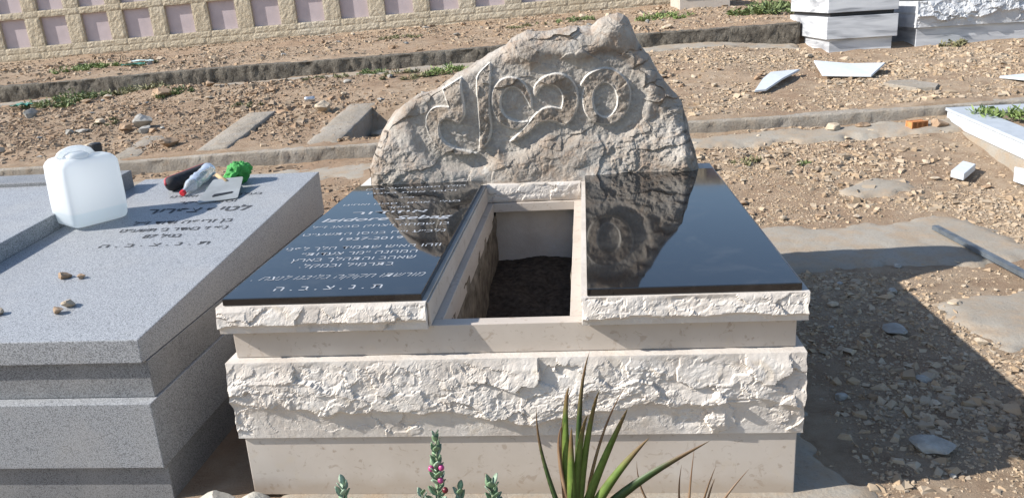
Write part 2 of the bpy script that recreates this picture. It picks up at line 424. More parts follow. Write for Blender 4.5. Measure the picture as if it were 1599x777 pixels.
def build_concrete():
    k2 = lambda x, y: .392+.02*x+.006*np.sin(x*1.7)
    k1 = lambda x, y: 1.035+.02*x+.008*np.sin(x*1.1+1)
    o = link('concrete_kerb', beam_mesh('kerb', (-9.2, 5.20), (-1.2, 5.20), .17, k2, .30, .009, seed=1), M['concrete'], smooth=True)
    tag(o, 'worn low concrete kerb crossing behind the granite tomb, its face cracked', 'kerb')
    o = link('concrete_kerb', beam_mesh('kerb', (-1.17, 5.20), (8.2, 5.20), .20, k2, .30, .009, seed=2), M['concrete'], smooth=True)
    tag(o, 'dusty low concrete kerb running right from behind the boulder headstone', 'kerb')
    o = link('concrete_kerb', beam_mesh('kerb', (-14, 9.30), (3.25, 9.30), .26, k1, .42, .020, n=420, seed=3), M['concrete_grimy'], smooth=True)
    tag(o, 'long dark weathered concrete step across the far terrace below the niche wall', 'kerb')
    tb = lambda dz: (lambda x, y: terrain(x, y)+dz)
    def strip(name, A, B, w, dz, label, seed, mat='concrete_path', depth=.3, kind='structure', cat='path', zt=None):
        o = link(name, beam_mesh(name, A, B, w, zt or tb(dz), depth, .006, seed=seed, feather=.05 if name == 'path' else .012, m=26 if name == 'path' else 9), M[mat], smooth=True)
        tag(o, label, cat, kind=kind)
    flat2 = lambda x, y: .385+.02*x + (y-5.2)*.123+.004*x*0
    # foundation beams running up the slope
    strip('concrete_beam', (-3.34, 5.38), (-3.36, 6.85), .34, .03, 'flat grey concrete beam running up the slope, left of the pit', 11, 'concrete', kind=None, cat='concrete beam')
    strip('concrete_beam', (-2.19, 5.38), (-2.15, 7.0), .36, .03, 'flat grey concrete beam edging the dug pit beside the headstone', 12, 'concrete', .42, None, 'concrete beam', zt=lambda x, y: flat2(x, y)+.010)
    strip('concrete_beam', (-4.3, 5.38), (-4.35, 6.2), .30, .012, 'half-buried concrete beam end in the rubble behind the water can', 13, 'concrete', kind=None, cat='concrete beam')
    strip('path', (1.0, 2.05), (3.0, 2.18), 1.05, .012, 'bare grey concrete path strip behind the black slab on the right', 14)
    strip('path', (-9.2, 8.66), (3.2, 8.72), .56, .02, 'grey dusty concrete gutter strip at the foot of the far step', 15)
    strip('path', (1.0, 4.72), (3.6, 4.76), .43, .012, 'dusty concrete strip in front of the right-hand kerb', 16)
    strip('path', (2.15, 3.42), (2.75, 3.5), .42, .010, 'small patch of bare concrete in the gravel', 17)
    strip('path', (-5.2, 4.35), (-1.2, 4.45), .6, .010, 'dusty bare strip behind the granite tomb', 18)
    strip('path', (2.05, .95), (2.9, 1.15), .78, .008, 'smeared grey cement patch under the metal bar', 20)
    # tomb footing
    o = link('tomb_footing', beam_mesh('tomb_footing', (1.19, -.62), (1.15, 2.1), 2.1, lambda x, y: .006+0*x, .25, .003, seed=31, feather=.05, m=70), M['concrete_path'], smooth=True)
    tag(o, 'smooth grey concrete footing showing beside the open tomb', 'footing', kind='structure')
build_concrete()

# ------------------------------------------------------------------ rock-faced blocks
def rockface_depth(X, Z, w, h, seed, amp, ledge=None):
    """X in 0..w, Z in 0..h; outward depth of a pitched stone face, zero at its drafted edges"""
    wx = X+.05*fbm(X*11, Z*11, seed=seed+50, oct=4, gain=.6); wz = Z+.04*fbm(X*11+9, Z*11, seed=seed+51, oct=4, gain=.6)
    t = Z/h
    if ledge is None:
        prof = np.sin(np.clip(t, 0, 1)*math.pi)**.6*.75
    else:
        l = ledge+.24*fbm(X*3.0, X*0, seed=seed+60, oct=3)+.06*fbm(X*16, X*0, seed=seed+61, oct=2)
        up = np.clip((1-t)/(1-l), 0, 1)**.8
        low = np.clip(t/l, 0, 1)
        prof = np.where(t > l, up, .22*low+.78*low**7)
    d = amp*prof
    env = np.minimum(1, np.minimum(t, 1-t)*7)*np.minimum(1, np.minimum(X, w-X)/.02+.25)
    low_calm = 1.0 if ledge is None else np.where(t < l-.03, .18+.9*sstep(.12, .3, fbm(X*9, Z*3, seed=seed+44, oct=3)), 1.0)
    cr = .35+.65*sstep(-.3, .25, fbm(X*5, Z*7, seed=seed+40, oct=3))
    f = .034*facets(wx/.15, wz/.11, seed+30, .8)+.012*facets(wx/.07, wz/.05, seed, .8)+cr*(.0075*facets(wx/.036, wz/.022, seed+7, .9)+.0030*facets(wx/.013, wz/.009, seed+14, 1.0))
    f = f+(.0015+.005*cr)*fbm(X*30, Z*30, seed=seed+22, oct=4)
    return d+env*low_calm*f*amp/.035

def rockface_block(name, x0, x1, yf, yb, z0, z1, seed, amp=.035, ledge=None, nx=None, nz=None, ends=.01):
    w, h = x1-x0, z1-z0
    nx = nx or int(w/.0042); nz = nz or max(12, int(h/.0042))
    xs = np.linspace(0, w, nx); zs = np.linspace(0, h, nz)
    X, Z = np.meshgrid(xs, zs, indexing='ij')
    D = rockface_depth(X, Z, w, h, seed, amp, ledge)
    e = np.exp(-np.minimum(X, w-X)/.015)
    ex = ends*e*np.sign(X-w/2)*(.6*fbm(Z*22, Z*0, seed=seed+80, oct=3)-.35)*np.sin(np.clip(Z/h, 0, 1)*math.pi)**.5
    V = np.stack([x0+X+ex, yf-D, z0+Z], -1).reshape(-1, 3)
    F = grid_faces(nx, nz).tolist()
    idx = np.arange(nx*nz).reshape(nx, nz)
    per = list(idx[:, 0])+list(idx[-1, 1:])+list(idx[-2::-1, -1])+list(idx[0, -2:0:-1])
    base = nx*nz
    B = V[per].copy(); B[:, 1] = yb
    n = len(per)
    for i in range(n):
        j = (i+1) % n
        F.append((int(per[i]), base+i, base+j, int(per[j])))
    F.append([base+i for i in range(n)])
    me = mesh_from(name, np.concatenate([V, B]), F)
    sm = np.zeros(len(me.polygons), bool)
    me.polygons.foreach_set('use_smooth', sm)
    return me

# ------------------------------------------------------------------ text
def rtl(s):
    r = s[::-1]
    out, num = '', ''
    for ch in r:
        if ch.isdigit(): num = ch+num
        else:
            if num: out += num; num = ''
            out += ch
    return out+num

def text_mesh(name, body, width, height, bold=0.0, shear=0.0, ext=.0006):
    cu = bpy.data.curves.new(name, 'FONT'); cu.body = body; cu.size = 1.0
    cu.offset = bold; cu.shear = shear; cu.resolution_u = 3
    tmp = bpy.data.objects.new('tmp_text', cu); COL.objects.link(tmp)
    dg = bpy.context.evaluated_depsgraph_get(); dg.update()
    me = bpy.data.meshes.new_from_object(tmp.evaluated_get(dg))
    bpy.data.objects.remove(tmp); bpy.data.curves.remove(cu)
    n = len(me.vertices)
    co = np.empty(n*3, np.float32); me.vertices.foreach_get('co', co); co = co.reshape(-1, 3)
    if n == 0: return me
    lo, hi = co.min(0), co.max(0)
    co[:, 0] = (co[:, 0]-(lo[0]+hi[0])/2)*(width/max(1e-6, hi[0]-lo[0]))
    co[:, 1] = co[:, 1]*height/.72
    co[:, 2] = ext
    me.vertices.foreach_set('co', co.ravel()); me.update(); me.name = name
    return me

def inscription(lines, mat, parent, to_world, lift):
    """lines: (string, x centre, y baseline, width, height, bold, shear); to_world(x,y)->z"""
    for s, xc, yb, w, h, bold, shear in lines:
        me = text_mesh('inscription', s, w, h, bold, shear, 0.0)
        if len(me.vertices) == 0: continue
        n = len(me.vertices); co = np.empty(n*3, np.float32); me.vertices.foreach_get('co', co); co = co.reshape(-1, 3)
        X = co[:, 0]+xc; Y = co[:, 1]+yb
        W = np.stack([X, Y, to_world(X, Y)+lift], -1)
        me.vertices.foreach_set('co', W.astype(np.float32).ravel()); me.update()
        o = link('inscription', me, mat, parent); o['kind'] = 'stuff'

# ------------------------------------------------------------------ the open limestone tomb
def build_tomb():
    T = empty('open_tomb', (0, .9, 0), 'wide white limestone tomb with two polished black slabs and an open trough between them', 'tomb')
    c = lambda nm, me, mat, sm=False: child(nm, me, M[mat], T, sm)
    # base plinth
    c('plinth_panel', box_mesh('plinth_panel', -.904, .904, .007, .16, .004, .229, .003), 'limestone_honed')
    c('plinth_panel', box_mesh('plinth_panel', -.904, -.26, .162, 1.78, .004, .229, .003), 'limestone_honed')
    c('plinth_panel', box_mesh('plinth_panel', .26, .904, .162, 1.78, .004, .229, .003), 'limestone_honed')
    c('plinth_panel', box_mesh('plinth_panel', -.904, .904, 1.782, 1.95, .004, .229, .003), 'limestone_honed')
    # rock-faced course
    c('rough_course', rockface_block('rough_course', -.920, .920, -.004, .15, .231, .506, 101, .020, .38), 'limestone_rockface')
    c('rough_course', box_mesh('rough_course', -.917, -.245, .153, 1.79, .231, .506, .004), 'limestone_rockface')
    c('rough_course', box_mesh('rough_course', .255, .917, .153, 1.79, .231, .506, .004), 'limestone_rockface')
    c('rough_course', box_mesh('rough_course', -.917, .917, 1.793, 1.96, .231, .506, .004), 'limestone_rockface')
    # recessed honed course
    c('recessed_course', box_mesh('recessed_course', -.895, .895, .036, .088, .508, .606, .002), 'limestone_honed')
    c('recessed_course', box_mesh('recessed_course', -.895, -.205, .090, 1.60, .508, .606, .002), 'limestone_honed')
    c('recessed_course', box_mesh('recessed_course', .205, .895, .090, 1.60, .508, .606, .002), 'limestone_honed')
    c('recessed_course', box_mesh('recessed_course', -.895, .895, 1.602, 1.94, .562, .606, .002), 'limestone_honed')
    # caps
    c('cap_block', rockface_block('cap_block', -.921, -.239, .002, 1.95, .608, .698, 131, .016, .30), 'limestone_rockface')
    c('cap_block', rockface_block('cap_block', .243, .921, .002, 1.95, .608, .698, 141, .016, .30), 'limestone_rockface')
    c('cap_block', rockface_block('cap_block', -.237, .241, 1.625, 1.94, .608, .700, 151, .012, None), 'limestone_rockface')
    # honed inner faces of the trough
    c('trough_lining', box_mesh('trough_lining', -.2385, -.2330, .02, 1.62, .609, .690, .001), 'limestone_honed')
    # white inner end wall
    c('trough_end_wall', box_mesh('trough_end_wall', -.25, .26, 1.70, 1.78, .10, .560, .003), 'limestone_rockface')
    # dark cement against the inner side walls: irregular
    for sx, seed in ((-1, 5), (1, 6)):
        ny, nz = 120, 40
        ys = np.linspace(.10, 1.70, ny); ts = np.linspace(0, 1, nz)
        Yg, Tg = np.meshgrid(ys, ts, indexing='ij')
        top = .545+.02*fbm(Yg*9, Yg*0, seed=seed, oct=3)
        Zg = .08+(top-.08)*Tg
        Xg = sx*(.212-.012*fbm(Yg*7, Zg*7, seed=seed+3, oct=4)-.012*(Tg > .82)*(fbm(Yg*14, Zg*14, seed=seed+8)+.4))
        V = np.stack([Xg, Yg, Zg], -1).reshape(-1, 3)
        rim = np.stack([np.full(ny, sx*.235), ys, top[:, -1]], -1)
        F = grid_faces(ny, nz).tolist(); b = ny*nz
        F += [(i*nz+nz-1, b+i, b+i+1, (i+1)*nz+nz-1) for i in range(ny-1)]
        c('cement_smear', mesh_from('cement_smear', np.concatenate([V, rim]), F), 'cement_dark', True)
    # soil in the trough
    xs = np.linspace(-.27, .27, 50); ys = np.linspace(.1, 1.72, 120); X, Y = np.meshgrid(xs, ys, indexing='ij')
    Z = .12+.16*sstep(.5, 1.7, Y)+.03*fbm(X*6, Y*6, seed=4)+.012*fbm(X*25, Y*25, seed=8)
    c('soil_fill', mesh_np('soil_fill', np.stack([X, Y, Z], -1).reshape(-1, 3), grid_faces(50, 120)), 'dark_soil', True)
    # polished slabs
    left = c('black_slab', box_mesh('black_slab', -.900, -.252, .013, 1.63, .6995, .7232, .0022), 'black_granite')
    left['label'] = 'polished black slab engraved with pale lettering'
    right = c('black_slab', box_mesh('black_slab', .262, .900, .013, 1.70, .6995, .7232, .0022), 'black_granite')
    right['label'] = 'blank polished black slab'
    # engraved lines, each a child of the slab
    R = rtl
    L = [(R('הולך תמים ופועל צדק'), -.58, 1.525, .50, .030, 0, 0), (R('ודובר אמת בלבבו'), -.58, 1.425, .44, .030, 0, 0),
         (R('פ״נ'), -.58, 1.315, .07, .026, 0, 0), (R('בעלי . אבינו . סבינו ואחינו'), -.58, 1.205, .55, .032, 0, 0), (R('היקר'), -.58, 1.130, .10, .030, 0, 0),
         (R('איזידור'), -.60, 1.035, .34, .050, .002, 0), ('Izidore Sebag', -.585, .925, .565, .056, .012, .18),
         (R('בן שמחה ויצחק סבאג ז״ל'), -.588, .825, .585, .038, -.008, 0), (R('נלב״ע י״ח בניסן התשע״ט'), -.588, .715, .585, .038, -.008, 0),
         ('1937-2019', -.575, .632, .25, .038, 0, 0), (R('וזהו האיש שתמיד הלך לפני'), -.58, .520, .60, .040, -.006, 0), (R('המחנה ״מר צעדות״'), -.575, .448, .44, .040, -.006, 0),
         (R('שאהב והתהלך בארץ'), -.577, .378, .46, .040, -.006, 0), (R('בתרמיל ובמקל.'), -.58, .308, .34, .040, -.006, 0),
         (R('מורשתו חקוקה בליבנו לנצח .'), -.575, .182, .60, .044, -.014, .38), (R('ת . נ . צ . ב . ה'), -.575, .075, .36, .042, .0, 0)]
    inscription(L, M['engraved_white'], left, lambda x, y: .7232+0*x, .0006)
    # white mortar pad and seam by the headstone
    c('mortar_seam', box_mesh('mortar_seam', -.905, -.62, 1.635, 1.90, .6985, .712, .003), 'mortar')
build_tomb()

# ------------------------------------------------------------------ boulder headstone
OUT = [(-0.85, 0.700), (-0.844, 0.805), (-0.817, 0.867), (-0.783, 0.958), (-0.743, 1.019), (-0.693, 1.074), (-0.64, 1.11), (-0.582, 1.133), (-0.505, 1.16), (-0.454, 1.18), (-0.405, 1.221), (-0.355, 1.243), (-0.296, 1.268), (-0.246, 1.299), (-0.18, 1.335), (-0.115, 1.362), (-0.066, 1.395), (-0.008, 1.416), (0.054, 1.416), (0.116, 1.421), (0.184, 1.423), (0.245, 1.428), (0.313, 1.427), (0.362, 1.463), (0.405, 1.478), (0.445, 1.484), (0.475, 1.473), (0.504, 1.422), (0.542, 1.348), (0.572, 1.296), (0.602, 1.258), (0.632, 1.211), (0.662, 1.161), (0.699, 1.104), (0.736, 1.068), (0.761, 1.032), (0.773, 0.963), (0.792, 0.883), (0.811, 0.803), (0.834, 0.700)]
GLYPHS = [
 [(0.255, 1.158), (0.267, 1.178), (0.289, 1.206), (0.322, 1.225), (0.365, 1.237), (0.408, 1.231), (0.45, 1.207), (0.481, 1.17), (0.498, 1.127), (0.496, 1.077), (0.482, 1.027), (0.453, 0.993), (0.416, 0.969), (0.372, 0.962), (0.329, 0.972), (0.297, 0.993), (0.272, 1.031), (0.265, 1.075), (0.267, 1.118), (0.277, 1.149)],
 [(0.021, 1.149), (0.039, 1.183), (0.073, 1.21), (0.114, 1.224), (0.157, 1.223), (0.196, 1.204), (0.223, 1.17), (0.238, 1.126), (0.238, 1.076), (0.225, 1.03), (0.202, 0.994), (0.166, 0.968), (0.132, 0.99), (0.088, 1.0), (0.044, 0.991), (0.005, 0.963), (-0.041, 0.928), (-0.109, 0.902), (-0.055, 0.944), (-0.008, 0.99), (0.024, 1.029), (0.062, 1.057), (0.106, 1.062), (0.157, 1.048), (0.169, 1.087), (0.166, 1.13), (0.14, 1.166), (0.097, 1.18), (0.056, 1.165), (0.027, 1.123)],
 [(0.005, 1.066), (-0.019, 1.118), (-0.043, 1.155), (-0.071, 1.175), (-0.108, 1.173), (-0.139, 1.146), (-0.153, 1.103), (-0.148, 1.059), (-0.125, 1.021), (-0.089, 1.003), (-0.052, 0.993), (-0.017, 0.995), (-0.031, 0.98), (-0.072, 0.967), (-0.12, 0.975), (-0.163, 1.008), (-0.185, 1.057), (-0.189, 1.12), (-0.178, 1.166), (-0.15, 1.202), (-0.112, 1.219), (-0.068, 1.216), (-0.037, 1.2), (-0.01, 1.157), (0.007, 1.11)],
 [(-0.253, 1.242), (-0.191, 1.292), (-0.191, 1.264), (-0.207, 1.07), (-0.202, 0.981), (-0.213, 0.929), (-0.238, 0.893), (-0.266, 0.875), (-0.258, 0.954), (-0.258, 1.087), (-0.261, 1.196)],
 [(-0.432, 1.18), (-0.339, 1.229), (-0.346, 1.193), (-0.336, 1.127), (-0.33, 1.046), (-0.365, 1.011), (-0.39, 1.027), (-0.426, 1.04), (-0.457, 1.027), (-0.472, 0.994), (-0.468, 0.949), (-0.441, 0.91), (-0.391, 0.881), (-0.339, 0.867), (-0.287, 0.85), (-0.332, 0.852), (-0.393, 0.858), (-0.445, 0.868), (-0.488, 0.901), (-0.517, 0.951), (-0.533, 1.004), (-0.527, 1.049), (-0.501, 1.084), (-0.459, 1.097), (-0.404, 1.091), (-0.418, 1.132)]]
GLYPH_HOLE = [(0.363, 1.17), (0.399, 1.164), (0.427, 1.134), (0.44, 1.094), (0.436, 1.051), (0.417, 1.016), (0.384, 0.992), (0.351, 0.998), (0.323, 1.025), (0.311, 1.065), (0.311, 1.108), (0.327, 1.147)]

def chaikin(poly, it=2):
    P = np.array(poly)
    for _ in range(it):                                        # cut only blunt corners, keep sharp ones
        a, b = np.roll(P, 1, 0), np.roll(P, -1, 0); out = []
        for p, q, r_ in zip(a, P, b):
            u, v = (q-p), (r_-q); c = (u@v)/(np.linalg.norm(u)*np.linalg.norm(v)+1e-9)
            if c > .45: out += [q-.25*u, q+.25*v]
            else: out.append(q)
        P = np.array(out)
    return P

def poly_sdf(X, Z, poly):
    P = np.array(poly); Q = np.roll(P, -1, 0)
    best = np.full(X.shape, 1e9); inside = np.zeros(X.shape, bool)
    for a, b in zip(P, Q):
        e = b-a; wx, wz = X-a[0], Z-a[1]
        t = np.clip((wx*e[0]+wz*e[1])/(e@e+1e-12), 0, 1)
        best = np.minimum(best, (wx-t*e[0])**2+(wz-t*e[1])**2)
        cond = ((a[1] > Z) != (b[1] > Z))
        with np.errstate(divide='ignore', invalid='ignore'):
            xi = a[0]+(Z-a[1])*(b[0]-a[0])/(b[1]-a[1])
        inside ^= cond & (X < xi)
    d = np.sqrt(best)
    return np.where(inside, -d, d)

def build_headstone():
    ox = np.array([p[0] for p in OUT]); oz = np.array([p[1] for p in OUT])
    nx, nz = 640, 280
    u = np.linspace(-1, 1, nx); u = .93*u+.07*u**5
    xs = ox[0]+(ox[-1]-ox[0])*(u+1)/2
    top = np.interp(xs, ox, oz)+.006*fbm(xs*30, xs*0, seed=2, oct=3)*np.minimum(1, (xs-ox[0])*20)
    zb = .700
    top = np.maximum(top, zb+.004)
    t = np.linspace(0, 1, nz)
    X = np.repeat(xs[:, None], nz, 1); Z = zb+(top[:, None]-zb)*t[None, :]
    # natural surface
    drim = np.maximum(0, -poly_sdf(X, Z, [(ox[0], .2)]+list(OUT)+[(ox[-1], .2)]))
    d = .055*fbm(X*2.3, Z*2.6, seed=21, oct=3)
    d += .026*facets(X/.26+.5*fbm(X*5, Z*5, seed=31, oct=4), Z/.17+.5*fbm(X*5+7, Z*5, seed=32, oct=4), 33, .9, .08)
    chip = sstep(-.1, .25, fbm(X*3.1, Z*3.1, seed=44, oct=3)+.9*sstep(1.02, .86, Z)+.7*sstep(.14, .04, drim)-.25)
    wX = X+.05*fbm(X*7, Z*7, seed=301, oct=4); wZ = Z+.05*fbm(X*7+4, Z*7, seed=302, oct=4)
    fine = sstep(-.3, .35, fbm(X*4, Z*4, seed=303, oct=3))
    d += chip*(.012*facets(wX/.12, wZ/.07, 55, .9, .15)+fine*.006*facets(wX/.045, wZ/.03, 66, .9, .3)+(.006+.010*fine)*fbm(X*24, Z*24, seed=77, oct=5, gain=.6))
    d += (1-chip)*.010*fbm(X*22, Z*22, seed=78, oct=4)
    d -= .045*np.exp(-drim/.022)+.018*np.exp(-drim/.09)
    d += .045*sstep(1.0, .72, Z)
    # letters stand proud of a dressed, dished ground
    sd = np.full(X.shape, 9.0)
    for k, g in enumerate(GLYPHS):
        s = poly_sdf(X, Z, chaikin(g))
        if k == 0: s = np.maximum(s, -poly_sdf(X, Z, chaikin(GLYPH_HOLE)))
        sd = np.minimum(sd, s-.004)
    zone = sstep(.085, .045, sd)*sstep(-.01, .03, drim)
    smooth_d = .055*fbm(X*2.3, Z*2.6, seed=21, oct=3)*.5
    around = zone*sstep(-.006, .002, sd)
    d = d*(1-.72*around)+.72*around*smooth_d-.025*sstep(-.004, .002, sd)*sstep(.11, .05, sd)
    d += .004*around*fbm(X*60, Z*60, seed=90, oct=3)+.004*sstep(-.002, -.012, sd)*fbm(X*45, Z*45, seed=91, oct=4)
    cut = np.exp(-((sd+.0005)/.0040)**2)
    V = np.stack([X, 1.685+.02*X-d+.06*(Z-zb), Z], -1).reshape(-1, 3)
    F = grid_faces(nx, nz).tolist()
    # sides and back: rim rows carried backwards
    idx = np.arange(nx*nz).reshape(nx, nz)
    rim = np.concatenate([idx[0, :-1], idx[:, -1], idx[-1, -2::-1]])
    VV = [V]; prev = rim; base = nx*nz
    R0 = V[rim]
    cen = np.array([0, 0, .95])
    for k, (dy, sh) in enumerate(((.03, .012), (.08, .012), (.15, -.01), (.22, -.05), (.26, -.10))):
        R = R0.copy()
        R[:, 1] = R0[:, 1]+dy+.02*min(1, dy*20)*fbm(R0[:, 0]*8, R0[:, 2]*8, seed=200+k, oct=3)
        sgn = np.stack([np.sign(R0[:, 0]), np.ones(len(R0))], 1)
        dirx = R0[:, 0]-0; dirz = np.maximum(R0[:, 2]-zb, 0)
        ln = np.sqrt(dirx**2+dirz**2)+1e-6
        nrm_x, nrm_z = dirx/ln, dirz/ln
        am = sh+.016*fbm(R0[:, 0]*14, R0[:, 2]*14, np.full(len(R0), dy*14), seed=210, oct=3)
        R[:, 0] += nrm_x*am*.6; R[:, 2] = np.maximum(zb, R[:, 2]+nrm_z*am)
        VV.append(R)
        cur = base+np.arange(len(rim)); base += len(rim)
        for i in range(len(rim)-1): F.append((int(prev[i]), int(cur[i]), int(cur[i+1]), int(prev[i+1])))
        prev = cur
    F.append([int(i) for i in prev][::-1])
    me = mesh_from('headstone', np.concatenate(VV), F)
    nv = len(me.vertices)
    for nm, a in (('cut', cut*.9), ('dressed', around), ('crust', sstep(-.002, -.006, sd))):
        at = me.attributes.new(nm, 'FLOAT', 'POINT')
        full = np.zeros(nv, np.float32); full[:nx*nz] = a.ravel(); at.data.foreach_set('value', full)
    o = link('headstone', me, M['boulder_limestone'])
    bmx = bmesh.new(); bmx.from_mesh(me); bmesh.ops.recalc_face_normals(bmx, faces=bmx.faces); bmx.to_mesh(me); bmx.free()
    me.polygons.foreach_set('use_smooth', np.ones(len(me.polygons), bool))
    tag(o, 'jagged brown limestone boulder headstone with large raised Hebrew letters', 'headstone')
build_headstone()

# ------------------------------------------------------------------ granite tombs on the left
GS = .0789
def gz(x, y): return .598+GS*(y+.005)
def wedge_mesh(name, x0, x1, y0, y1, zb, ztop, bev=.003):
    bm = bmesh.new()
    P = [(x, y, z) for x in (x0, x1) for (y, z) in ((y0, zb), (y0, ztop(y0)), (y1, ztop(y1)), (y1, zb))]
    v = [bm.verts.new(p) for p in P]
    for f in ((0, 1, 2, 3), (7, 6, 5, 4), (0, 4, 5, 1), (1, 5, 6, 2), (2, 6, 7, 3), (3, 7, 4, 0)): bm.faces.new([v[i] for i in f])
    bmesh.ops.recalc_face_normals(bm, faces=bm.faces)
    if bev: bmesh.ops.bevel(bm, geom=bm.edges[:], offset=bev, segments=2, profile=.6, affect='EDGES')
    return bm_mesh(name, bm)

def build_granite():
    T = empty('granite_tomb', (-1.70, .95, 0), 'grey speckled granite tomb with engraved slab, beside the open limestone tomb', 'tomb')
    x0, x1 = -2.212, -1.20
    zt = lambda y: gz(0, y)
    slab = child('slab', wedge_mesh('slab', x0, x1, -.005, 1.922, .514, zt, .004), M['grey_granite'], T)
    child('recessed_course', box_mesh('recessed_course', x0, x1+.002, .019, 1.90, .379, .512, .002), M['grey_granite_shaded'], T)
    child('body_block', box_mesh('body_block', x0, x1+.010, -.027, 1.88, .133, .377, .003), M['grey_granite'], T)
    child('base_course', box_mesh('base_course', x0, x1+.004, .003, 1.88, -.02, .131, .003), M['grey_granite_shaded'], T)
    R = rtl
    L = [(R('פ״נ'), -1.50, 1.40, .10, .030, 0, 0), (R('בעלנו . אבינו ואחינו'), -1.50, 1.285, .46, .034, 0, 0), (R('וסבנו היקר'), -1.50, 1.185, .28, .034, 0, 0),
         (R('לטיף צפריר'), -1.49, 1.055, .49, .068, .018, 0), (R('בן זריפה ודוד ז״ל'), -1.486, .905, .46, .042, .006, 0), (R('נפ׳ ז׳ באדר ב׳ תשע״ט'), -1.482, .815, .48, .040, .006, 0),
         (R('בגיל 87'), -1.49, .735, .17, .040, .008, 0), (R('ת . נ . צ . ב . ה'), -1.475, .640, .47, .036, .006, 0)]
    L = [(t, 1.0727*x-.0201, 1.0727*y+.1637, w*1.07, h*1.12, b+.004, sh) for t, x, y, w, h, b, sh in L]
    inscription(L, M['engraved_grey'], slab, lambda x, y: gz(x, y), .0016)
    U = empty('granite_tomb', (-2.75, .95, 0), 'grey granite tomb at the left edge with a raised lip at its back', 'tomb')
    zt2 = lambda y: gz(0, y)+.073
    child('slab', wedge_mesh('slab', -3.24, -2.217, -.005, 1.62, .514, zt2, .004), M['grey_granite'], U)
    child('back_lip', wedge_mesh('back_lip', -3.24, -2.203, 1.622, 1.79, .514, lambda y: gz(0, y)+.091, .004), M['grey_granite_shaded'], U)
    child('recessed_course', box_mesh('recessed_course', -3.24, -2.218, .019, 1.78, .379, .512, .002), M['grey_granite_shaded'], U)
    child('body_block', box_mesh('body_block', -3.24, -2.216, -.027, 1.78, .133, .377, .003), M['grey_granite'], U)
    child('base_course', box_mesh('base_course', -3.24, -2.218, .003, 1.78, -.02, .131, .003), M['grey_granite_shaded'], U)
build_granite()

# ------------------------------------------------------------------ niche wall
def build_wall():
    ang = math.atan(.024)
    Y0 = 15.0
    Wl = empty('niche_wall', (0, Y0, 1.34), 'long cream stone wall with two rows of square burial niches closed by mauve panels', 'wall', rot=(0, -ang, 0))
    def blk(w, h, seed, n=14):
        nx = max(5, int(w/.05)); nz = max(5, int(h/.05))
        xs = np.linspace(0, w, nx); zs = np.linspace(0, h, nz); X, Z = np.meshgrid(xs, zs, indexing='ij')
        e = np.minimum(np.minimum(X, w-X), np.minimum(Z, h-Z))
        D = np.where(e > .001, .007+.007*fbm(X*9, Z*9, seed=seed, oct=2)+.006*facets(X/.09, Z/.08, seed+3), 0)
        V = np.stack([X, -D, Z], -1).reshape(-1, 3); F = grid_faces(nx, nz).tolist()
        b = len(V); V = np.concatenate([V, [(0, .30, 0), (w, .30, 0), (w, .30, h), (0, .30, h)]])
        idx = np.arange(nx*nz).reshape(nx, nz)
        F += [[b+1, b]+[int(i) for i in idx[:, 0]], [b+2, b+1]+[int(i) for i in idx[-1, :]], [b+3, b+2]+[int(i) for i in idx[::-1, -1]], [b, b+3]+[int(i) for i in idx[0, ::-1]]]
        return mesh_from('stone_block', V, F)
    g = .005
    pitch, pw, ph = .975, .62, .60
    pier_w = pitch-pw
    band = .145
    lower = [blk(pitch-g, .135-g, s) for s in (1, 2, 3)]
    bandm = [blk(pitch*1.0-g, band-g, s) for s in (11, 12, 13)]
    piers = [blk(pier_w, ph-g, s) for s in (21, 22, 23, 24)]
    for m in lower+bandm+piers: m.materials.append(M['wall_stone'])
    panel = box_mesh('niche_panel', 0, pw+.06, 0, .04, 0, ph+.06, .004); panel.materials.append(M['niche_marble'])
    k0, k1 = -20, 13
    def put(nm, me, x, z, y=0.0):
        o = bpy.data.objects.new(nm, me); COL.objects.link(o); o.parent = Wl; o.location = (x, y, z); return o
    off = -.36
    rnd = random.Random(3)
    for k in range(k0, k1):
        x = off+k*pitch
        put('stone_block', rnd.choice(lower), x+.5, -.13); put('stone_block', rnd.choice(lower), x+.2, .005)
        put('stone_block', rnd.choice(bandm), x+.35, .135)
        z = .135+band
        rows = 3
        for r in range(rows):
            if r == 0 or (k % 1 == 0):
                put('stone_block', rnd.choice(piers), x, z)
                put('niche_panel', panel, x+pier_w-.03, z-.03, .072)
                put('stone_block', rnd.choice(bandm), x+.35+(.3 if r else 0), z+ph)
            z += ph+band
    core = box_mesh('wall_core', off+k0*pitch+.1, off+k1*pitch+.2, .125, .55, -.6, .135+band+3*(ph+band), .01)
    o = link('wall_core', core, M['wall_core'], Wl)
build_wall()

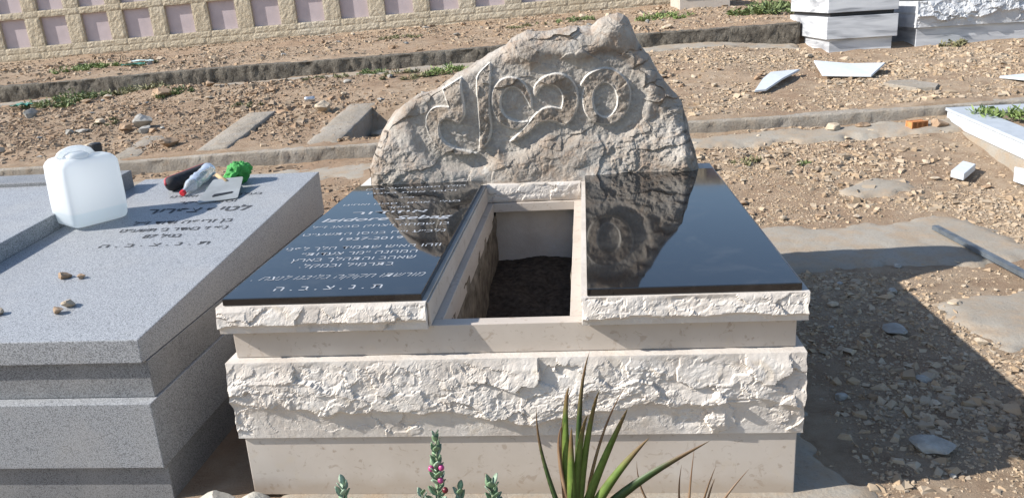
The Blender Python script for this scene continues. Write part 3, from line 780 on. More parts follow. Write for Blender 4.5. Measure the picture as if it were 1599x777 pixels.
# ------------------------------------------------------------------ marble tombs on the right terrace
def build_marble():
    T = empty('marble_tomb', (3.7, 9.1, .72), 'stepped white marble tomb with grey veins and a dark recess', 'tomb')
    child('base_course', box_mesh('base_course', 3.335, 4.085, 8.215, 9.95, .45, .905, .004), M['white_marble'], T)
    child('body_block', box_mesh('body_block', 3.285, 4.13, 8.17, 10.0, .907, 1.175, .005), M['white_marble'], T)
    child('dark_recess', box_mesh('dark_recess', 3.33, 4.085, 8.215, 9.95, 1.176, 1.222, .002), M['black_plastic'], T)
    child('top_slab', box_mesh('top_slab', 3.29, 4.125, 8.175, 10.0, 1.223, 1.40, .005), M['white_marble'], T)
    U = empty('marble_tomb', (5.0, 9.1, .75), 'white marble tomb with rock-faced upper course, at the right edge', 'tomb')
    child('base_course', box_mesh('base_course', 4.372, 6.10, 8.215, 10.0, .45, .985, .004), M['white_marble'], U)
    child('rough_course', rockface_block('rough_course', 4.345, 6.14, 8.18, 10.0, .987, 1.30, 301, .04, .35, nx=200, nz=40), M['white_marble_rough'], U)
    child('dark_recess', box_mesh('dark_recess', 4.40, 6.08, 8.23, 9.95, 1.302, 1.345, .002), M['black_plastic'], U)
    child('top_slab', box_mesh('top_slab', 4.36, 6.12, 8.19, 10.0, 1.347, 1.46, .004), M['white_marble'], U)
    V = empty('limestone_tomb', (2.5, 13.6, 1.3), 'pale limestone tomb corner at the top of the picture by the far weeds', 'tomb')
    child('base_course', box_mesh('base_course', 2.05, 2.95, 13.0, 14.6, 1.1, 1.56, .005), M['limestone_honed'], V)
    child('top_slab', box_mesh('top_slab', 2.0, 3.0, 12.95, 14.65, 1.562, 1.66, .005), M['limestone_honed'], V)
    # framed plot at right edge
    B = empty('marble_border', (3.48, 5.15, .45), 'low white marble border round a weedy grave plot at the right edge', 'border', rot=(math.atan(.055), 0, 0))
    x0, x1, y0, y1, zt_ = 3.48, 4.70, 3.1, 5.15, .45
    def frame(nm, xa, xb, ya, yb, za, zz, mat): child(nm, box_mesh(nm, xa, xb, ya, yb, za, zz, .003), M[mat], B)
    zc, zw = zt_-.026, .315
    frame('border_wall', x0+.012, x0+.10, y0+.02, y1-.02, zw, zc-.001, 'marble_offcut'); frame('border_wall', x1-.10, x1-.012, y0+.02, y1-.02, zw, zc-.001, 'marble_offcut')
    frame('border_wall', x0+.101, x1-.101, y1-.10, y1-.02, zw, zc-.001, 'marble_offcut'); frame('border_wall', x0+.101, x1-.101, y0+.02, y0+.10, zw, zc-.001, 'marble_offcut')
    frame('border_cap', x0, x0+.22, y0, y1, zc, zt_, 'grey_marble'); frame('border_cap', x1-.22, x1, y0, y1, zc, zt_, 'grey_marble')
    frame('border_cap', x0+.221, x1-.221, y1-.22, y1, zc, zt_, 'grey_marble'); frame('border_cap', x0+.221, x1-.221, y0, y0+.22, zc, zt_, 'grey_marble')
    frame('border_footing', x0-.012, x1+.015, y0-.015, y1+.01, -.10, zw-.002, 'concrete_path')
    xs = np.linspace(x0+.1, x1-.1, 40); ys = np.linspace(y0+.1, y1-.1, 60); X, Y = np.meshgrid(xs, ys, indexing='ij')
    Z = .405+.02*fbm(X*5, Y*5, seed=12)
    child('plot_soil', mesh_np('plot_soil', np.stack([X, Y, Z], -1).reshape(-1, 3), grid_faces(40, 60)), M['soil'], B, True)
build_marble()

# ------------------------------------------------------------------ loft helper
def loft(name, sections, cap=True):
    """sections: list of (n,3) rings"""
    n = len(sections[0]); V = np.concatenate(sections); F = []
    for i in range(len(sections)-1):
        for j in range(n):
            k = (j+1) % n
            F.append((i*n+j, i*n+k, (i+1)*n+k, (i+1)*n+j))
    if cap:
        F.append(list(range(n))[::-1]); F.append([(len(sections)-1)*n+j for j in range(n)])
    return mesh_from(name, V, F)

def superring(a, b, z, n=40, p=5.0, cx=0, cy=0):
    t = np.linspace(0, 2*math.pi, n, endpoint=False); c, s = np.cos(t), np.sin(t)
    r = (np.abs(c)**p+np.abs(s)**p)**(-1/p)
    return np.stack([cx+a*c*r, cy+b*s*r, np.full(n, z)], -1)

def tube_mesh(name, pts, rad, n=10):
    pts = [Vector(p) for p in pts]; rad = rad if hasattr(rad, '__len__') else [rad]*len(pts)
    rings = []
    up = Vector((0, 0, 1))
    for i, p in enumerate(pts):
        d = (pts[min(i+1, len(pts)-1)]-pts[max(i-1, 0)]).normalized()
        a = d.cross(up); a = a.normalized() if a.length > 1e-3 else Vector((1, 0, 0)); b = a.cross(d)
        rings.append(np.array([tuple(p+a*math.cos(t)*rad[i]+b*math.sin(t)*rad[i]) for t in np.linspace(0, 2*math.pi, n, endpoint=False)]))
    return loft(name, rings)

# ------------------------------------------------------------------ things on the granite slab
def build_slab_things():
    # water can
    yaw = math.radians(60)
    zc = gz(0, 1.23)+.006
    J = empty('water_can', (-2.10, 1.222, zc), 'translucent white plastic water can standing on the granite slab', 'water can', rot=(math.atan(GS)*.5, 0, yaw))
    J.scale = (1.0, .95, 1.05)
    rings = []
    prof = [(.0, .118, .094), (.006, .128, .102), (.02, .135, .108), (.05, .138, .110), (.10, .139, .111), (.16, .138, .110), (.22, .137, .109), (.268, .135, .107), (.283, .130, .102), (.294, .118, .092), (.300, .100, .078), (.303, .06, .05)]
    for z, a, b in prof: rings.append(superring(a, b, z, 64, 9.0 if z < .27 else 6.0))
    link('body', loft('body', rings), M['jerrycan_plastic'], J, True)
    # handle: raised oval loop over a dip
    pts = [(-.105+.16*t, -.01, .300+.034*math.sin(math.pi*min(1, max(0, t)))**.5) for t in np.linspace(0, 1, 15)]
    link('handle', tube_mesh('handle', pts, [.014]*15, 12), M['jerrycan_plastic'], J, True)
    link('shoulder', loft('shoulder', [superring(.055, .075, .29, 32, 3), superring(.052, .070, .312, 32, 3), superring(.03, .05, .322, 32, 3)]), M['jerrycan_plastic'], J, True).location = (-.03, -.01, 0)
    capo = link('cap', loft('cap', [superring(.027, .027, .30, 24, 2), superring(.027, .027, .333, 24, 2), superring(.022, .022, .337, 24, 2)]), M['black_plastic'], J)
    capo.location = (.092, .02, 0)
    # black padded tube
    def on(x, y): return gz(x, y)
    A = Vector((-1.924, 1.623, on(0, 1.623)+.042)); B = Vector((-1.817, 1.944, on(0, 1.944)+.042)); d = (B-A)
    ts = np.linspace(0, 1, 22)
    rad = [.040*min(1, math.sqrt(max(.02, 1-(1-min(1, t/.12))**2)))*min(1, math.sqrt(max(.02, 1-(1-min(1, (1-t)/.12))**2))) for t in ts]
    P = empty('tool_pouch', (A.x, A.y, A.z-.042), 'black padded tool pouch with a red edge lying on the granite slab', 'pouch')
    me = tube_mesh('pouch_body', [A+d*float(t) for t in ts], rad, 20)
    child('pouch_body', me, M['black_fabric'], P, True)
    side = d.cross(Vector((0, 0, 1))).normalized()*-.026+Vector((0, 0, .028))
    child('edge_trim', tube_mesh('edge_trim', [A+side*(rad[i]/.04)+d*float(t) for i, t in enumerate(ts)], .008, 8), M['red_trim'], P, True)
    # crumpled bottle, leaning over the pouch
    A = Vector((-1.814, 1.564, on(0, 1.564)+.016)); B = Vector((-1.774, 1.837, on(0, 1.837)+.068)); d = (B-A).normalized(); L = (B-A).length
    a = d.cross(Vector((0, 0, 1))).normalized(); b = a.cross(d)
    prof = [(.0, .012), (.018, .0125), (.020, .0135), (.026, .013), (.04, .019), (.058, .030), (.075, .033), (.085, .029), (.097, .030), (.108, .033), (.118, .0295), (.130, .033), (.142, .0295), (.154, .033), (.166, .0295), (.178, .033), (.19, .0295), (.202, .033), (.216, .033), (.226, .029), (.228, .015)]
    E_ = empty('water_bottle', (A.x, A.y, A.z-.016), 'clear crumpled plastic bottle with a red cap leaning on the pouch', 'bottle')
    rg = []
    for i, (s, r) in enumerate(prof):
        c0 = A+d*(s*L/.228)
        rr = []
        for k, t in enumerate(np.linspace(0, 2*math.pi, 22, endpoint=False)):
            q = 1.15*r*(1+.07*math.sin(3*t+i*.8)*(s > .05))
            rr.append(tuple(c0+a*math.cos(t)*q+b*math.sin(t)*q))
        rg.append(np.array(rr))
    child('bottle_body', loft('bottle_body', rg), M['clear_plastic'], E_, True)
    rg = [np.array([tuple(A+d*s+a*math.cos(t)*r+b*math.sin(t)*r) for t in np.linspace(0, 2*math.pi, 20, endpoint=False)]) for s, r in ((-.004, .013), (-.003, .0155), (.014, .0157), (.0145, .013))]
    child('bottle_cap', loft('bottle_cap', rg), M['red_plastic'], E_)
    # steel scraper plate, propped
    c4 = [Vector((-1.667, 1.413, 0)), Vector((-1.481, 1.478, 0)), Vector((-1.527, 1.682, 0)), Vector((-1.677, 1.649, 0))]
    hs = (.004, .004, .055, .055)
    S = empty('scraper_plate', (-1.586, 1.537, on(0, 1.537)), 'grey steel scraper plate with a slot, propped on the granite slab', 'scraper')
    pts = [Vector((p.x, p.y, on(0, p.y)+h)) for p, h in zip(c4, hs)]
    nrm = (pts[1]-pts[0]).cross(pts[3]-pts[0]).normalized()
    # rounded quad with thickness
    def bil(u, v): return (pts[0]*(1-u)+pts[1]*u)*(1-v)+(pts[3]*(1-u)+pts[2]*u)*v
    ring = []
    for cu, cv, a0 in ((.06, .06, 180), (.94, .06, 270), (.94, .94, 0), (.06, .94, 90)):
        for k in range(5):
            an = math.radians(a0+k*22.5); ring.append(bil(cu+.06*math.cos(an), cv+.06*math.sin(an)))
    child('plate', loft('plate', [np.array([tuple(p) for p in ring]), np.array([tuple(p+nrm*.003) for p in ring])]), M['scraper_steel'], S)
    sl_ = [bil(u, v) for u, v in ((.30, .22), (.33, .18), (.80, .26), (.84, .30), (.80, .33), (.34, .30))]
    child('slot', loft('slot', [np.array([tuple(p+nrm*.0031) for p in sl_]), np.array([tuple(p+nrm*.0045) for p in sl_])]), M['black_plastic'], S)
    hp = [bil(.5, .86), bil(.30, 1.0)+Vector((-.02, .03, 0)), bil(.15, 1.15)+Vector((-.03, .03, 0))]
    child('handle', tube_mesh('handle', hp, [.010, .012, .011], 10), M['wood'], S, True)
    # green cloth
    bm = bmesh.new(); bmesh.ops.create_icosphere(bm, subdivisions=5, radius=1)
    co = np.array([v.co for v in bm.verts])
    n = fbm(co[:, 0]*1.6, co[:, 1]*1.6, co[:, 2]*1.6, seed=5, oct=3)
    ridg = 1-np.abs(fbm(co[:, 0]*2.1+3, co[:, 1]*2.1, co[:, 2]*2.1, seed=9, oct=3))*3.0
    r = 1+.40*n+.34*ridg
    co2 = co*r[:, None]*np.array([.056, .050, .062])
    co2[:, 0] += .02*np.sin(co2[:, 2]*30)
    zmin = -.045
    co2[:, 2] = np.maximum(co2[:, 2], zmin)
    for v, q in zip(bm.verts, co2): v.co = q
    me = bm_mesh('green_cloth', bm)
    o = link('green_cloth', me, M['green_cloth'], None, True, (-1.602, 1.773, on(0, 1.773)+.045))
    tag(o, 'crumpled bright green cloth on the granite slab behind the scraper', 'cloth')
build_slab_things()

# ------------------------------------------------------------------ rocks
def rock_mesh(name, seed, sub=3, flat=.65, rough=.30, cuts=16):
    r = np.random.default_rng(seed)
    bm = bmesh.new(); bmesh.ops.create_icosphere(bm, subdivisions=sub, radius=1)
    co = np.array([v.co for v in bm.verts])
    for k in range(cuts):                                      # slice flat facets
        n = r.normal(size=3); n /= np.linalg.norm(n); dd = r.uniform(.42, .80)
        s = co@n; m = s > dd; co[m] -= np.outer(s[m]-dd, n)
    co *= (1+rough*fbm(co[:, 0]*1.5+seed, co[:, 1]*1.5, co[:, 2]*1.5, seed=seed, oct=4))[:, None]
    co *= 1/np.abs(co).max()
    co *= np.array([1, r.uniform(.75, 1.0), flat*r.uniform(.9, 1.2)])
    for v, q in zip(bm.verts, co): v.co = q
    return bm_mesh(name, bm)
ROCKS = [rock_mesh('rock', 500+i, 3) for i in range(7)]
ROUND = [rock_mesh('rock', 600+i, 4, .75, .14, 5) for i in range(2)]

def rock(name, x, y, size, label, mat, seed, cat='rock', group=None, z=None, sink=.25, rot=None, flat=1.0, round_=False):
    key = ROUND[seed % 2] if round_ else ROCKS[seed % 7]
    me = key.copy(); me.materials.clear(); me.materials.append(M[mat])
    o = link(name, me, None)
    o.scale = (size, size, size*flat); o.rotation_euler = (0, 0, rot if rot is not None else (seed*1.7) % 6.28)
    zz = float(rough_terrain(np.array([x]), np.array([y]))[0]) if z is None else z
    lowest = min(v.co.z for v in me.vertices)
    o.location = (x, y, zz-lowest*size*flat*(1-sink))
    return tag(o, label, cat, group)

MARKS = [(1.4, .2, 'near the large flat grey stone in the shade'), (1.65, 1.25, 'in the shade near the flat grey stone beside the black slab'), (2.1, 1.3, 'on the smeared cement patch'), (2.6, 2.0, 'beside the long metal bar'), (1.6, 2.6, 'on the bare path strip behind the black slab'), (2.45, 3.6, 'round the small bare concrete patch'),
 (1.3, 4.2, 'behind the black slab corner'), (1.9, 4.4, 'between the two small weeds in the right gravel'), (3.1, 3.9, 'near the small white marble block'), (3.2, 4.9, 'near the orange brick piece'), (2.6, 5.0, 'at the foot of the right-hand kerb'), (1.4, 5.0, 'at the kerb right of the headstone'),
 (2.2, 6.5, 'near the pointed marble off-cut'), (3.1, 6.8, 'near the broad marble off-cut'), (3.5, 5.9, 'by the grey spilt cement'), (4.6, 5.9, 'near the off-cut at the right edge'), (1.4, 6.2, 'on the slope just right of the headstone'), (1.4, 7.7, 'on the slope behind the headstone right shoulder'), (3.5, 7.8, 'in front of the stepped marble tomb'), (5.0, 7.7, 'in front of the rock-faced marble tomb'), (5.2, 6.8, 'on the right edge slope'),
 (-4.85, 6.5, 'round the rounded grey boulder'), (-7.0, 7.5, 'round the bluish grey stone on the left slope'), (-5.3, 8.0, 'by the brown rock ledge'), (-7.0, 8.4, 'near the bushy weed at left'), (-8.1, 7.5, 'at the left picture edge'), (-7.0, 6.3, 'above the water can at left'), (-5.9, 5.8, 'just behind the left kerb end'), (-3.0, 7.3, 'near the drinks can'), (-1.8, 8.2, 'near the weeds beside the headstone'), (-3.5, 8.2, 'below the middle of the far step'), (-4.2, 7.2, 'above the left concrete beam'), (-6.0, 7.2, 'in the middle of the left slope'), (-1.5, 7.3, 'between pit and headstone weeds'),
 (-8.8, 11.2, 'by the leftmost far weeds'), (-9, 13.5, 'below the leftmost wall niches'), (-6.5, 13.2, 'below the niche wall above the rock ledge'), (-6.3, 10.4, 'behind the far step at left'), (-3.5, 13.5, 'below the niche wall left of the headstone'), (-3.5, 10.4, 'behind the far step left of the headstone'), (-.5, 10.5, 'behind the far step above the headstone'), (-.5, 13.5, 'below the niche wall above the headstone'), (2.0, 10.5, 'behind the far step right of the headstone peak'), (2.0, 13.0, 'near the pale limestone tomb corner')]
def build_rocks():
    # pebbles laid on the granite slab
    on = lambda y: gz(0, y)
    rock('pebble', -1.796, 0.523, .030, 'brown-topped pebble left of a smaller one, on the granite slab', 'rock_brown', 1, 'pebble', z=on(0.523), sink=.05, rot=.2)
    rock('pebble', -1.72, 0.518, .020, 'small round brown pebble right of a brown-topped one, on the granite slab', 'rock_brown', 2, 'pebble', z=on(0.518), sink=.05)
    rock('pebble', -1.61, 0.26, .027, 'cream pebble touching a browner one near the granite slab front', 'rock_pale', 3, 'pebble', z=on(0.26), sink=.05)
    rock('pebble', -1.613, 0.207, .022, 'ochre flat pebble just in front of the cream one, on the granite slab', 'rock_brown', 4, 'pebble', z=on(0.207), sink=.05)
    rock('pebble', -1.844, 0.212, .024, 'pale pebble at the left picture edge on the granite slab', 'rock_pale', 5, 'pebble', z=on(0.212), sink=.05)
    # single stones one can point to
    rock('rock', 1.68, 1.27, .075, 'flat grey stone in the shade right of the black slab', 'rock_grey', 6, flat=.6)
    rock('rock', 1.455, .28, .085, 'large flat grey stone in the shade at lower right', 'rock_grey', 0, flat=.5, rot=.3)
    rock('rock', 1.62, .80, .045, 'grey half-buried stone in the shade between two larger ones', 'rock_grey', 8, flat=.6)
    rock('rock', 1.99, 1.13, .032, 'pale stone on the sunlit edge of the tomb shadow', 'rock_pale', 9)
    rock('rock', 2.08, 1.60, .05, 'tan stone on cement near the metal bar', 'rock_pale', 10, flat=.6)
    rock('rock', -4.85, 6.55, .15, 'rounded grey boulder in the rubble behind the water can', 'rock_grey', 11)
    rock('rock', -5.05, 6.5, .10, 'dark stone touching the rounded grey boulder', 'rock_brown', 12)
    rock('rock', -4.10, 5.62, .12, 'brown stone beside the half-buried concrete beam', 'rock_brown', 13)
    rock('rock', -7.0, 7.6, .11, 'bluish grey stone on the left slope', 'rock_grey', 14)
    rock('rock', -5.35, 8.05, .26, 'long low brown rock ledge in the soil heap', 'rock_brown', 15, flat=.5, rot=.1, sink=.45)
    rock('rock', -2.05, 6.45, .13, 'reddish boulder at the far end of the pit', 'rock_pale', 16)
    rock('rock', -1.75, 6.1, .11, 'pale stone in the pit touching the headstone edge in view', 'rock_pale', 17)
    rock('rock', -2.75, 6.75, .12, 'pale pointed stone lying on the concrete beam by the pit', 'rock_pale', 18, flat=1.1)
    rock('rock', 2.48, 5.02, .085, 'pale stone against the right-hand kerb, left of a pinker one', 'rock_pale', 19)
    rock('rock', 2.72, 5.04, .08, 'pinkish stone against the right-hand kerb', 'rock_brown', 20)
    rock('rock', 1.30, 4.25, .05, 'rounded tan stone just behind the black slab corner', 'rock_brown', 21)
    rock('rock', 3.33, 4.9, .085, 'brown stone next to the orange brick piece', 'rock_brown', 22)
    rock('rock', 3.03, 8.0, .06, 'small tan stone at the foot of the stepped marble tomb', 'rock_pale', 23)
    # white rubble in the foreground
    rock('white_stone', -.985, -.13, .086, 'cream foreground stone at the bottom edge, left of a whiter one', 'rock_white', 7, z=0.0, sink=.0, flat=.85, round_=True)
    rock('white_stone', -.845, -.135, .068, 'grey-white foreground stone at the bottom edge beside the plinth corner', 'rock_white', 8, z=0.0, sink=.0, flat=1.15, round_=True)
    # rubble one cannot tell apart
    r = random.Random(11)
    zones = [('loose limestone chunk in the gravel right of the open tomb', 'chunks right of the tomb', 26, (1.25, 2.6), (.0, 3.2), (.016, .034), ('rock_pale', 'rock_grey', 'rock_pale')),
             ('loose limestone chunk in the gravel below the right-hand kerb', 'chunks below the right kerb', 32, (1.2, 3.5), (3.2, 5.1), (.022, .05), ('rock_pale', 'rock_brown', 'rock_pale')),
             ('loose stone in the brown rubble left of the headstone', 'chunks on the left slope', 60, (-8.5, -1.2), (5.5, 8.6), (.035, .085), ('rock_pale', 'rock_brown', 'rock_grey')),
             ('loose stone in the tan gravel between right-hand kerb and marble tombs', 'chunks on the right slope', 38, (1.1, 5.6), (5.6, 8.1), (.028, .065), ('rock_pale', 'rock_pale', 'rock_brown')),
             ('loose stone on the far terrace below the niche wall', 'chunks on the far terrace', 40, (-10, 2.8), (9.8, 14.6), (.04, .10), ('rock_pale', 'rock_grey', 'rock_brown'))]
    used = set()
    for lab, grp, n, xr, yr, sr, mats in zones:
        k = tries = 0
        while k < n and tries < 3000:
            tries += 1
            x, y = r.uniform(*xr), r.uniform(*yr)
            if -3.75 < x < -1.0 and 5.3 < y < 7: continue
            if 3.2 < x < 4.9 and y < 5.3: continue
            q = r.random()**2.0
            s = sr[0]+(sr[1]-sr[0])*q
            mt = r.choice(mats); fl = r.uniform(.6, 1.0)
            word = {'rock_pale': 'pale', 'rock_grey': 'grey', 'rock_brown': 'brown'}[mt]
            big = 'largest' if q > .5 else 'mid-sized' if q > .16 else 'smallest'
            near = min(MARKS, key=lambda m: (m[0]-x)**2+(m[1]-y)**2)[2]
            label = f"{big} {word} loose stone {near}"
            if label in used: continue
            used.add(label)
            rock('rock', x, y, s, label, mt, r.randrange(1000), group=grp, flat=fl); k += 1
build_rocks()

# ------------------------------------------------------------------ gravel
def path_mask(x, y):
    """1 where concrete lies bare"""
    m = ((x > .95) & (x < 2.75) & (y > 2.12) & (y < 3.1))*.84
    m = np.maximum(m, ((x > -3.70) & (x < -3.34) & (y > 5.3) & (y < 6.8))*.86)
    m = np.maximum(m, ((x > -2.55) & (x < -2.17) & (y > 5.3) & (y < 7.0))*.90)
    m = np.maximum(m, ((y > 8.76) & (y < 9.31))*.8)
    m = np.maximum(m, ((y > 5.17) & (y < 5.40))*.93)
    m = np.maximum(m, ((y > 9.28) & (y < 9.66))*.9)
    m = np.maximum(m, ((x > 1.0) & (x < 3.4) & (y > 4.76) & (y < 5.15))*.55)
    m = np.maximum(m, ((x > 2.15) & (x < 2.75) & (y > 3.45) & (y < 3.9))*.7)
    m = np.maximum(m, ((x > 2.02) & (x < 2.9) & (y > 1.0) & (y < 1.9))*.6)
    m = np.maximum(m, ((x > -5.2) & (x < -1.2) & (y > 4.38) & (y < 5.0))*.75)
    m = np.maximum(m, ((x > -3.1) & (x < .97) & (y > -.6) & (y < 2.05))*1.0)
    m = np.maximum(m, ((x > -.95) & (x < 1.17) & (y < 2.0))*.985)
    m = np.maximum(m, ((x > 3.45) & (x < 4.75) & (y > 3.1) & (y < 5.2))*1.0)
    m = np.maximum(m, ((x > 3.25) & (y > 8.15) & (y < 10.1))*1.0)
    return m

def gravel(name, n, xr, yr, med, sig, smax, label, pal, seed):
    r = np.random.default_rng(seed)
    x = r.uniform(*xr, n); y = r.uniform(*yr, n)
    cl = fbm(x*1.3, y*1.3, seed=seed, oct=3)
    keep = (r.random(n) > path_mask(x, y)) & (r.random(n) < np.clip(.66+1.9*cl, .14, 1))
    x, y = x[keep], y[keep]; n = len(x)
    s = np.minimum(smax, med*np.exp(sig*r.normal(size=n)))*(1+.75*fbm(x*1.7, y*1.7, seed=seed+1, oct=3))
    cub = np.array([(i, j, k) for i in (-1, 1) for j in (-1, 1) for k in (-1, 1)])*.62
    fac = np.array([(0, 1, 3), (0, 3, 2), (4, 6, 7), (4, 7, 5), (0, 4, 5), (0, 5, 1), (2, 3, 7), (2, 7, 6), (0, 2, 6), (0, 6, 4), (1, 5, 7), (1, 7, 3)])
    P = cub[None]*(1+.35*r.uniform(-1, 1, (n, 8, 1)))+.30*r.uniform(-1, 1, (n, 8, 3))
    P[:, 1::2, :2] *= r.uniform(.45, .95, (n, 1, 1))
    P = P*np.stack([np.ones(n), r.uniform(.5, .95, n), r.uniform(.25, .62, n)], -1)[:, None, :]
    # tilt and spin
    a = r.uniform(0, 6.283, n); b = r.normal(0, .45, n)
    ca, sa, cb, sb = np.cos(a), np.sin(a), np.cos(b), np.sin(b)
    X = P[..., 0]; Y = P[..., 1]; Z = P[..., 2]
    Y, Z = Y*cb[:, None]-Z*sb[:, None], Y*sb[:, None]+Z*cb[:, None]
    X, Y = X*ca[:, None]-Y*sa[:, None], X*sa[:, None]+Y*ca[:, None]
    z = rough_terrain(x, y)
    V = np.stack([X*s[:, None]+x[:, None], Y*s[:, None]+y[:, None], Z*s[:, None]+(z+s*.05)[:, None]], -1).reshape(-1, 3)
    F = (fac[None]+8*np.arange(n)[:, None, None]).reshape(-1, 3)
    me = mesh_np(name, V, F)
    pal = np.array(pal); k = r.integers(0, len(pal), n); c = (.5*pal[k]+.5*pal.mean(0))*r.uniform(.72, 1.06, (n, 1))
    col = np.ones((n*8, 4), np.float32); col[:, :3] = np.repeat(c, 8, 0)
    at = me.attributes.new('tint', 'FLOAT_COLOR', 'POINT'); at.data.foreach_set('color', col.ravel())
    o = link(name, me, M['gravel'])
    tag(o, label, 'gravel', kind='stuff')

TAN = [(.46, .35, .235), (.50, .40, .285), (.38, .27, .17), (.53, .455, .355), (.39, .33, .26), (.45, .305, .18)]
RED = [(.34, .235, .148), (.40, .295, .20), (.27, .168, .10), (.46, .375, .275), (.31, .262, .21), (.38, .235, .14)]
gravel('gravel', 66000, (.95, 3.3), (-.5, 3.25), .0062, .68, .032, 'tan limestone gravel lying right of the open tomb', TAN, 1)
gravel('gravel', 34000, (.95, 3.0), (-.4, 3.2), .0036, .4, .010, 'fine tan grit between the stones right of the open tomb', TAN, 11)
gravel('gravel', 16000, (1.0, 3.5), (3.2, 5.2), .005, .4, .014, 'fine tan grit below the right-hand kerb', TAN, 12)
gravel('gravel', 38000, (.7, 4.6), (3.2, 5.2), .0080, .66, .042, 'tan gravel below the right-hand kerb', TAN, 2)
gravel('gravel', 15000, (-5.6, -.8), (2.0, 5.2), .0105, .58, .04, 'reddish gravel behind the granite tombs', RED, 3)
gravel('gravel', 62000, (-9.3, -.7), (5.35, 9.3), .0115, .66, .065, 'brown stony rubble on the slope left of the headstone', RED, 4)
gravel('gravel', 52000, (.6, 6.4), (5.35, 9.3), .0098, .66, .05, 'tan gravel on the slope between right-hand kerb and marble tombs', TAN, 5)
gravel('gravel', 30000, (-12.5, 3.6), (9.5, 15), .016, .64, .08, 'greyish rubble on the far terrace below the niche wall', RED+TAN, 6)

# ------------------------------------------------------------------ weeds
def weed(x, y, rad, h, label, mat='weed_green', seed=0, z=None, n=None):
    r = np.random.default_rng(900+seed)
    nc = max(3, int(16*rad/.3))                               # little rosettes
    ca = r.uniform(0, 6.283, nc); cr_ = rad*np.sqrt(r.random(nc))
    cx, cy = x+cr_*np.cos(ca)*1.5, y+cr_*np.sin(ca)*.9
    cz = rough_terrain(cx, cy) if z is None else np.full(nc, z)
    per = 42
    k = np.repeat(np.arange(nc), per); n = len(k)
    hh = h*r.uniform(.45, 1.0, nc)*(1-.4*cr_/rad)
    d = r.normal(size=(n, 3)); d[:, 2] = np.abs(d[:, 2])*.9+.25; d /= np.linalg.norm(d, axis=1)[:, None]
    rr = hh[k]*r.uniform(.15, 1.0, n)**.7
    p = np.stack([cx, cy, cz], -1)[k]+d*rr[:, None]*np.array([1.1, 1.1, .9])
    ldir = d+r.normal(0, .6, (n, 3)); ldir /= np.linalg.norm(ldir, axis=1)[:, None]
    side = np.cross(ldir, r.normal(size=(n, 3))); side /= np.linalg.norm(side, axis=1)[:, None]
    L = (.03+.045*r.random(n))*(.45+h*4); w = L*r.uniform(.2, .4, n)
    V = np.stack([p-ldir*L[:, None]*.5, p+side*w[:, None]*.5, p+ldir*L[:, None]*.5, p-side*w[:, None]*.5], 1).reshape(-1, 3)
    F = np.arange(n*4).reshape(n, 4)
    ns = nc*4                                                  # thin stalks
    ks = np.repeat(np.arange(nc), 4); b0 = np.stack([cx, cy, cz-.01], -1)[ks]
    dd = r.normal(size=(ns, 3))*.6; dd[:, 2] = 1; dd /= np.linalg.norm(dd, axis=1)[:, None]
    tip = b0+dd*(hh[ks]*r.uniform(.6, 1.1, ns))[:, None]; sd = np.cross(dd, r.normal(size=(ns, 3))); sd /= np.linalg.norm(sd, axis=1)[:, None]
    sw = .003
    V2 = np.stack([b0-sd*sw, b0+sd*sw, tip+sd*sw*.3, tip-sd*sw*.3], 1).reshape(-1, 3)
    me = mesh_np('foliage', np.concatenate([V, V2]), np.concatenate([F, np.arange(ns*4).reshape(ns, 4)+len(V)]))
    T = empty('weed_clump', (x, y, float(cz.min())), label, 'weed')
    o = child('foliage', me, M[mat], T); o['kind'] = 'stuff'; return T

def build_weeds():
    W = [(-8.5, 11.3, .42, .16, 'bright green weed patch on the far terrace, leftmost below the niche wall', 'weed_bright'),
         (-7.5, 11.35, .25, .12, 'small olive weed patch right of the leftmost far weeds', 'weed_olive'),
         (-7.0, 8.5, .40, .22, 'bushy green weed at the foot of the far step at left', 'weed_green'),
         (-6.1, 8.75, .35, .20, 'leggy olive weed climbing the far step at left', 'weed_olive'),
         (-5.2, 8.0, .18, .14, 'small green weed beside the brown rock ledge', 'weed_green'),
         (-1.55, 8.45, .26, .17, 'green weed between far step and headstone, nearest the headstone', 'weed_bright'),
         (-2.1, 8.35, .30, .12, 'low olive weed next to the headstone-side weed', 'weed_olive'),
         (-2.75, 8.95, .22, .12, 'thin weed tuft at the foot of the far step left of the headstone', 'weed_green'),
         (-3.3, 8.6, .25, .09, 'sparse dry weed below the far step', 'weed_olive'),
         (-2.95, 12.0, .28, .10, 'low weed patch on the far terrace left of the headstone peak', 'weed_olive'),
         (-.75, 12.5, .25, .10, 'weed patch on the far terrace above the headstone shoulder', 'weed_olive'),
         (.22, 12.5, .28, .13, 'green weed patch showing above the headstone left of its peak', 'weed_green'),
         (1.65, 11.8, .35, .17, 'green weed patch right of the headstone peak', 'weed_bright'),
         (3.45, 11.2, .55, .34, 'tall green weeds against the stepped marble tomb', 'weed_green'),
         (1.62, 4.4, .09, .08, 'small weed in gravel right of the headstone', 'weed_olive'),
         (2.02, 4.25, .06, .07, 'tiny weed sprig in gravel below the right-hand kerb', 'weed_green'),
         (4.75, 8.1, .10, .14, 'wispy weed at the foot of the rock-faced marble tomb', 'weed_olive'),
         (-7.9, 7.6, .20, .12, 'green weed at the left picture edge', 'weed_green'),
         (-5.5, 6.9, .12, .08, 'sparse weed sprig in rubble behind the water can', 'weed_olive'),
         (-3.9, 7.3, .14, .09, 'dry yellow-green sprig above the left concrete beam', 'weed_olive')]
    for i, (x, y, rad, h, lab, mat) in enumerate(W): weed(x, y, rad, h, lab, mat, i)
    weed(3.95, 4.75, .28, .18, 'green grass growing inside the marble border', 'weed_bright', 50, z=.40)
    weed(4.3, 4.3, .30, .16, 'more grass nearer the viewer inside the marble border', 'weed_green', 51, z=.375)
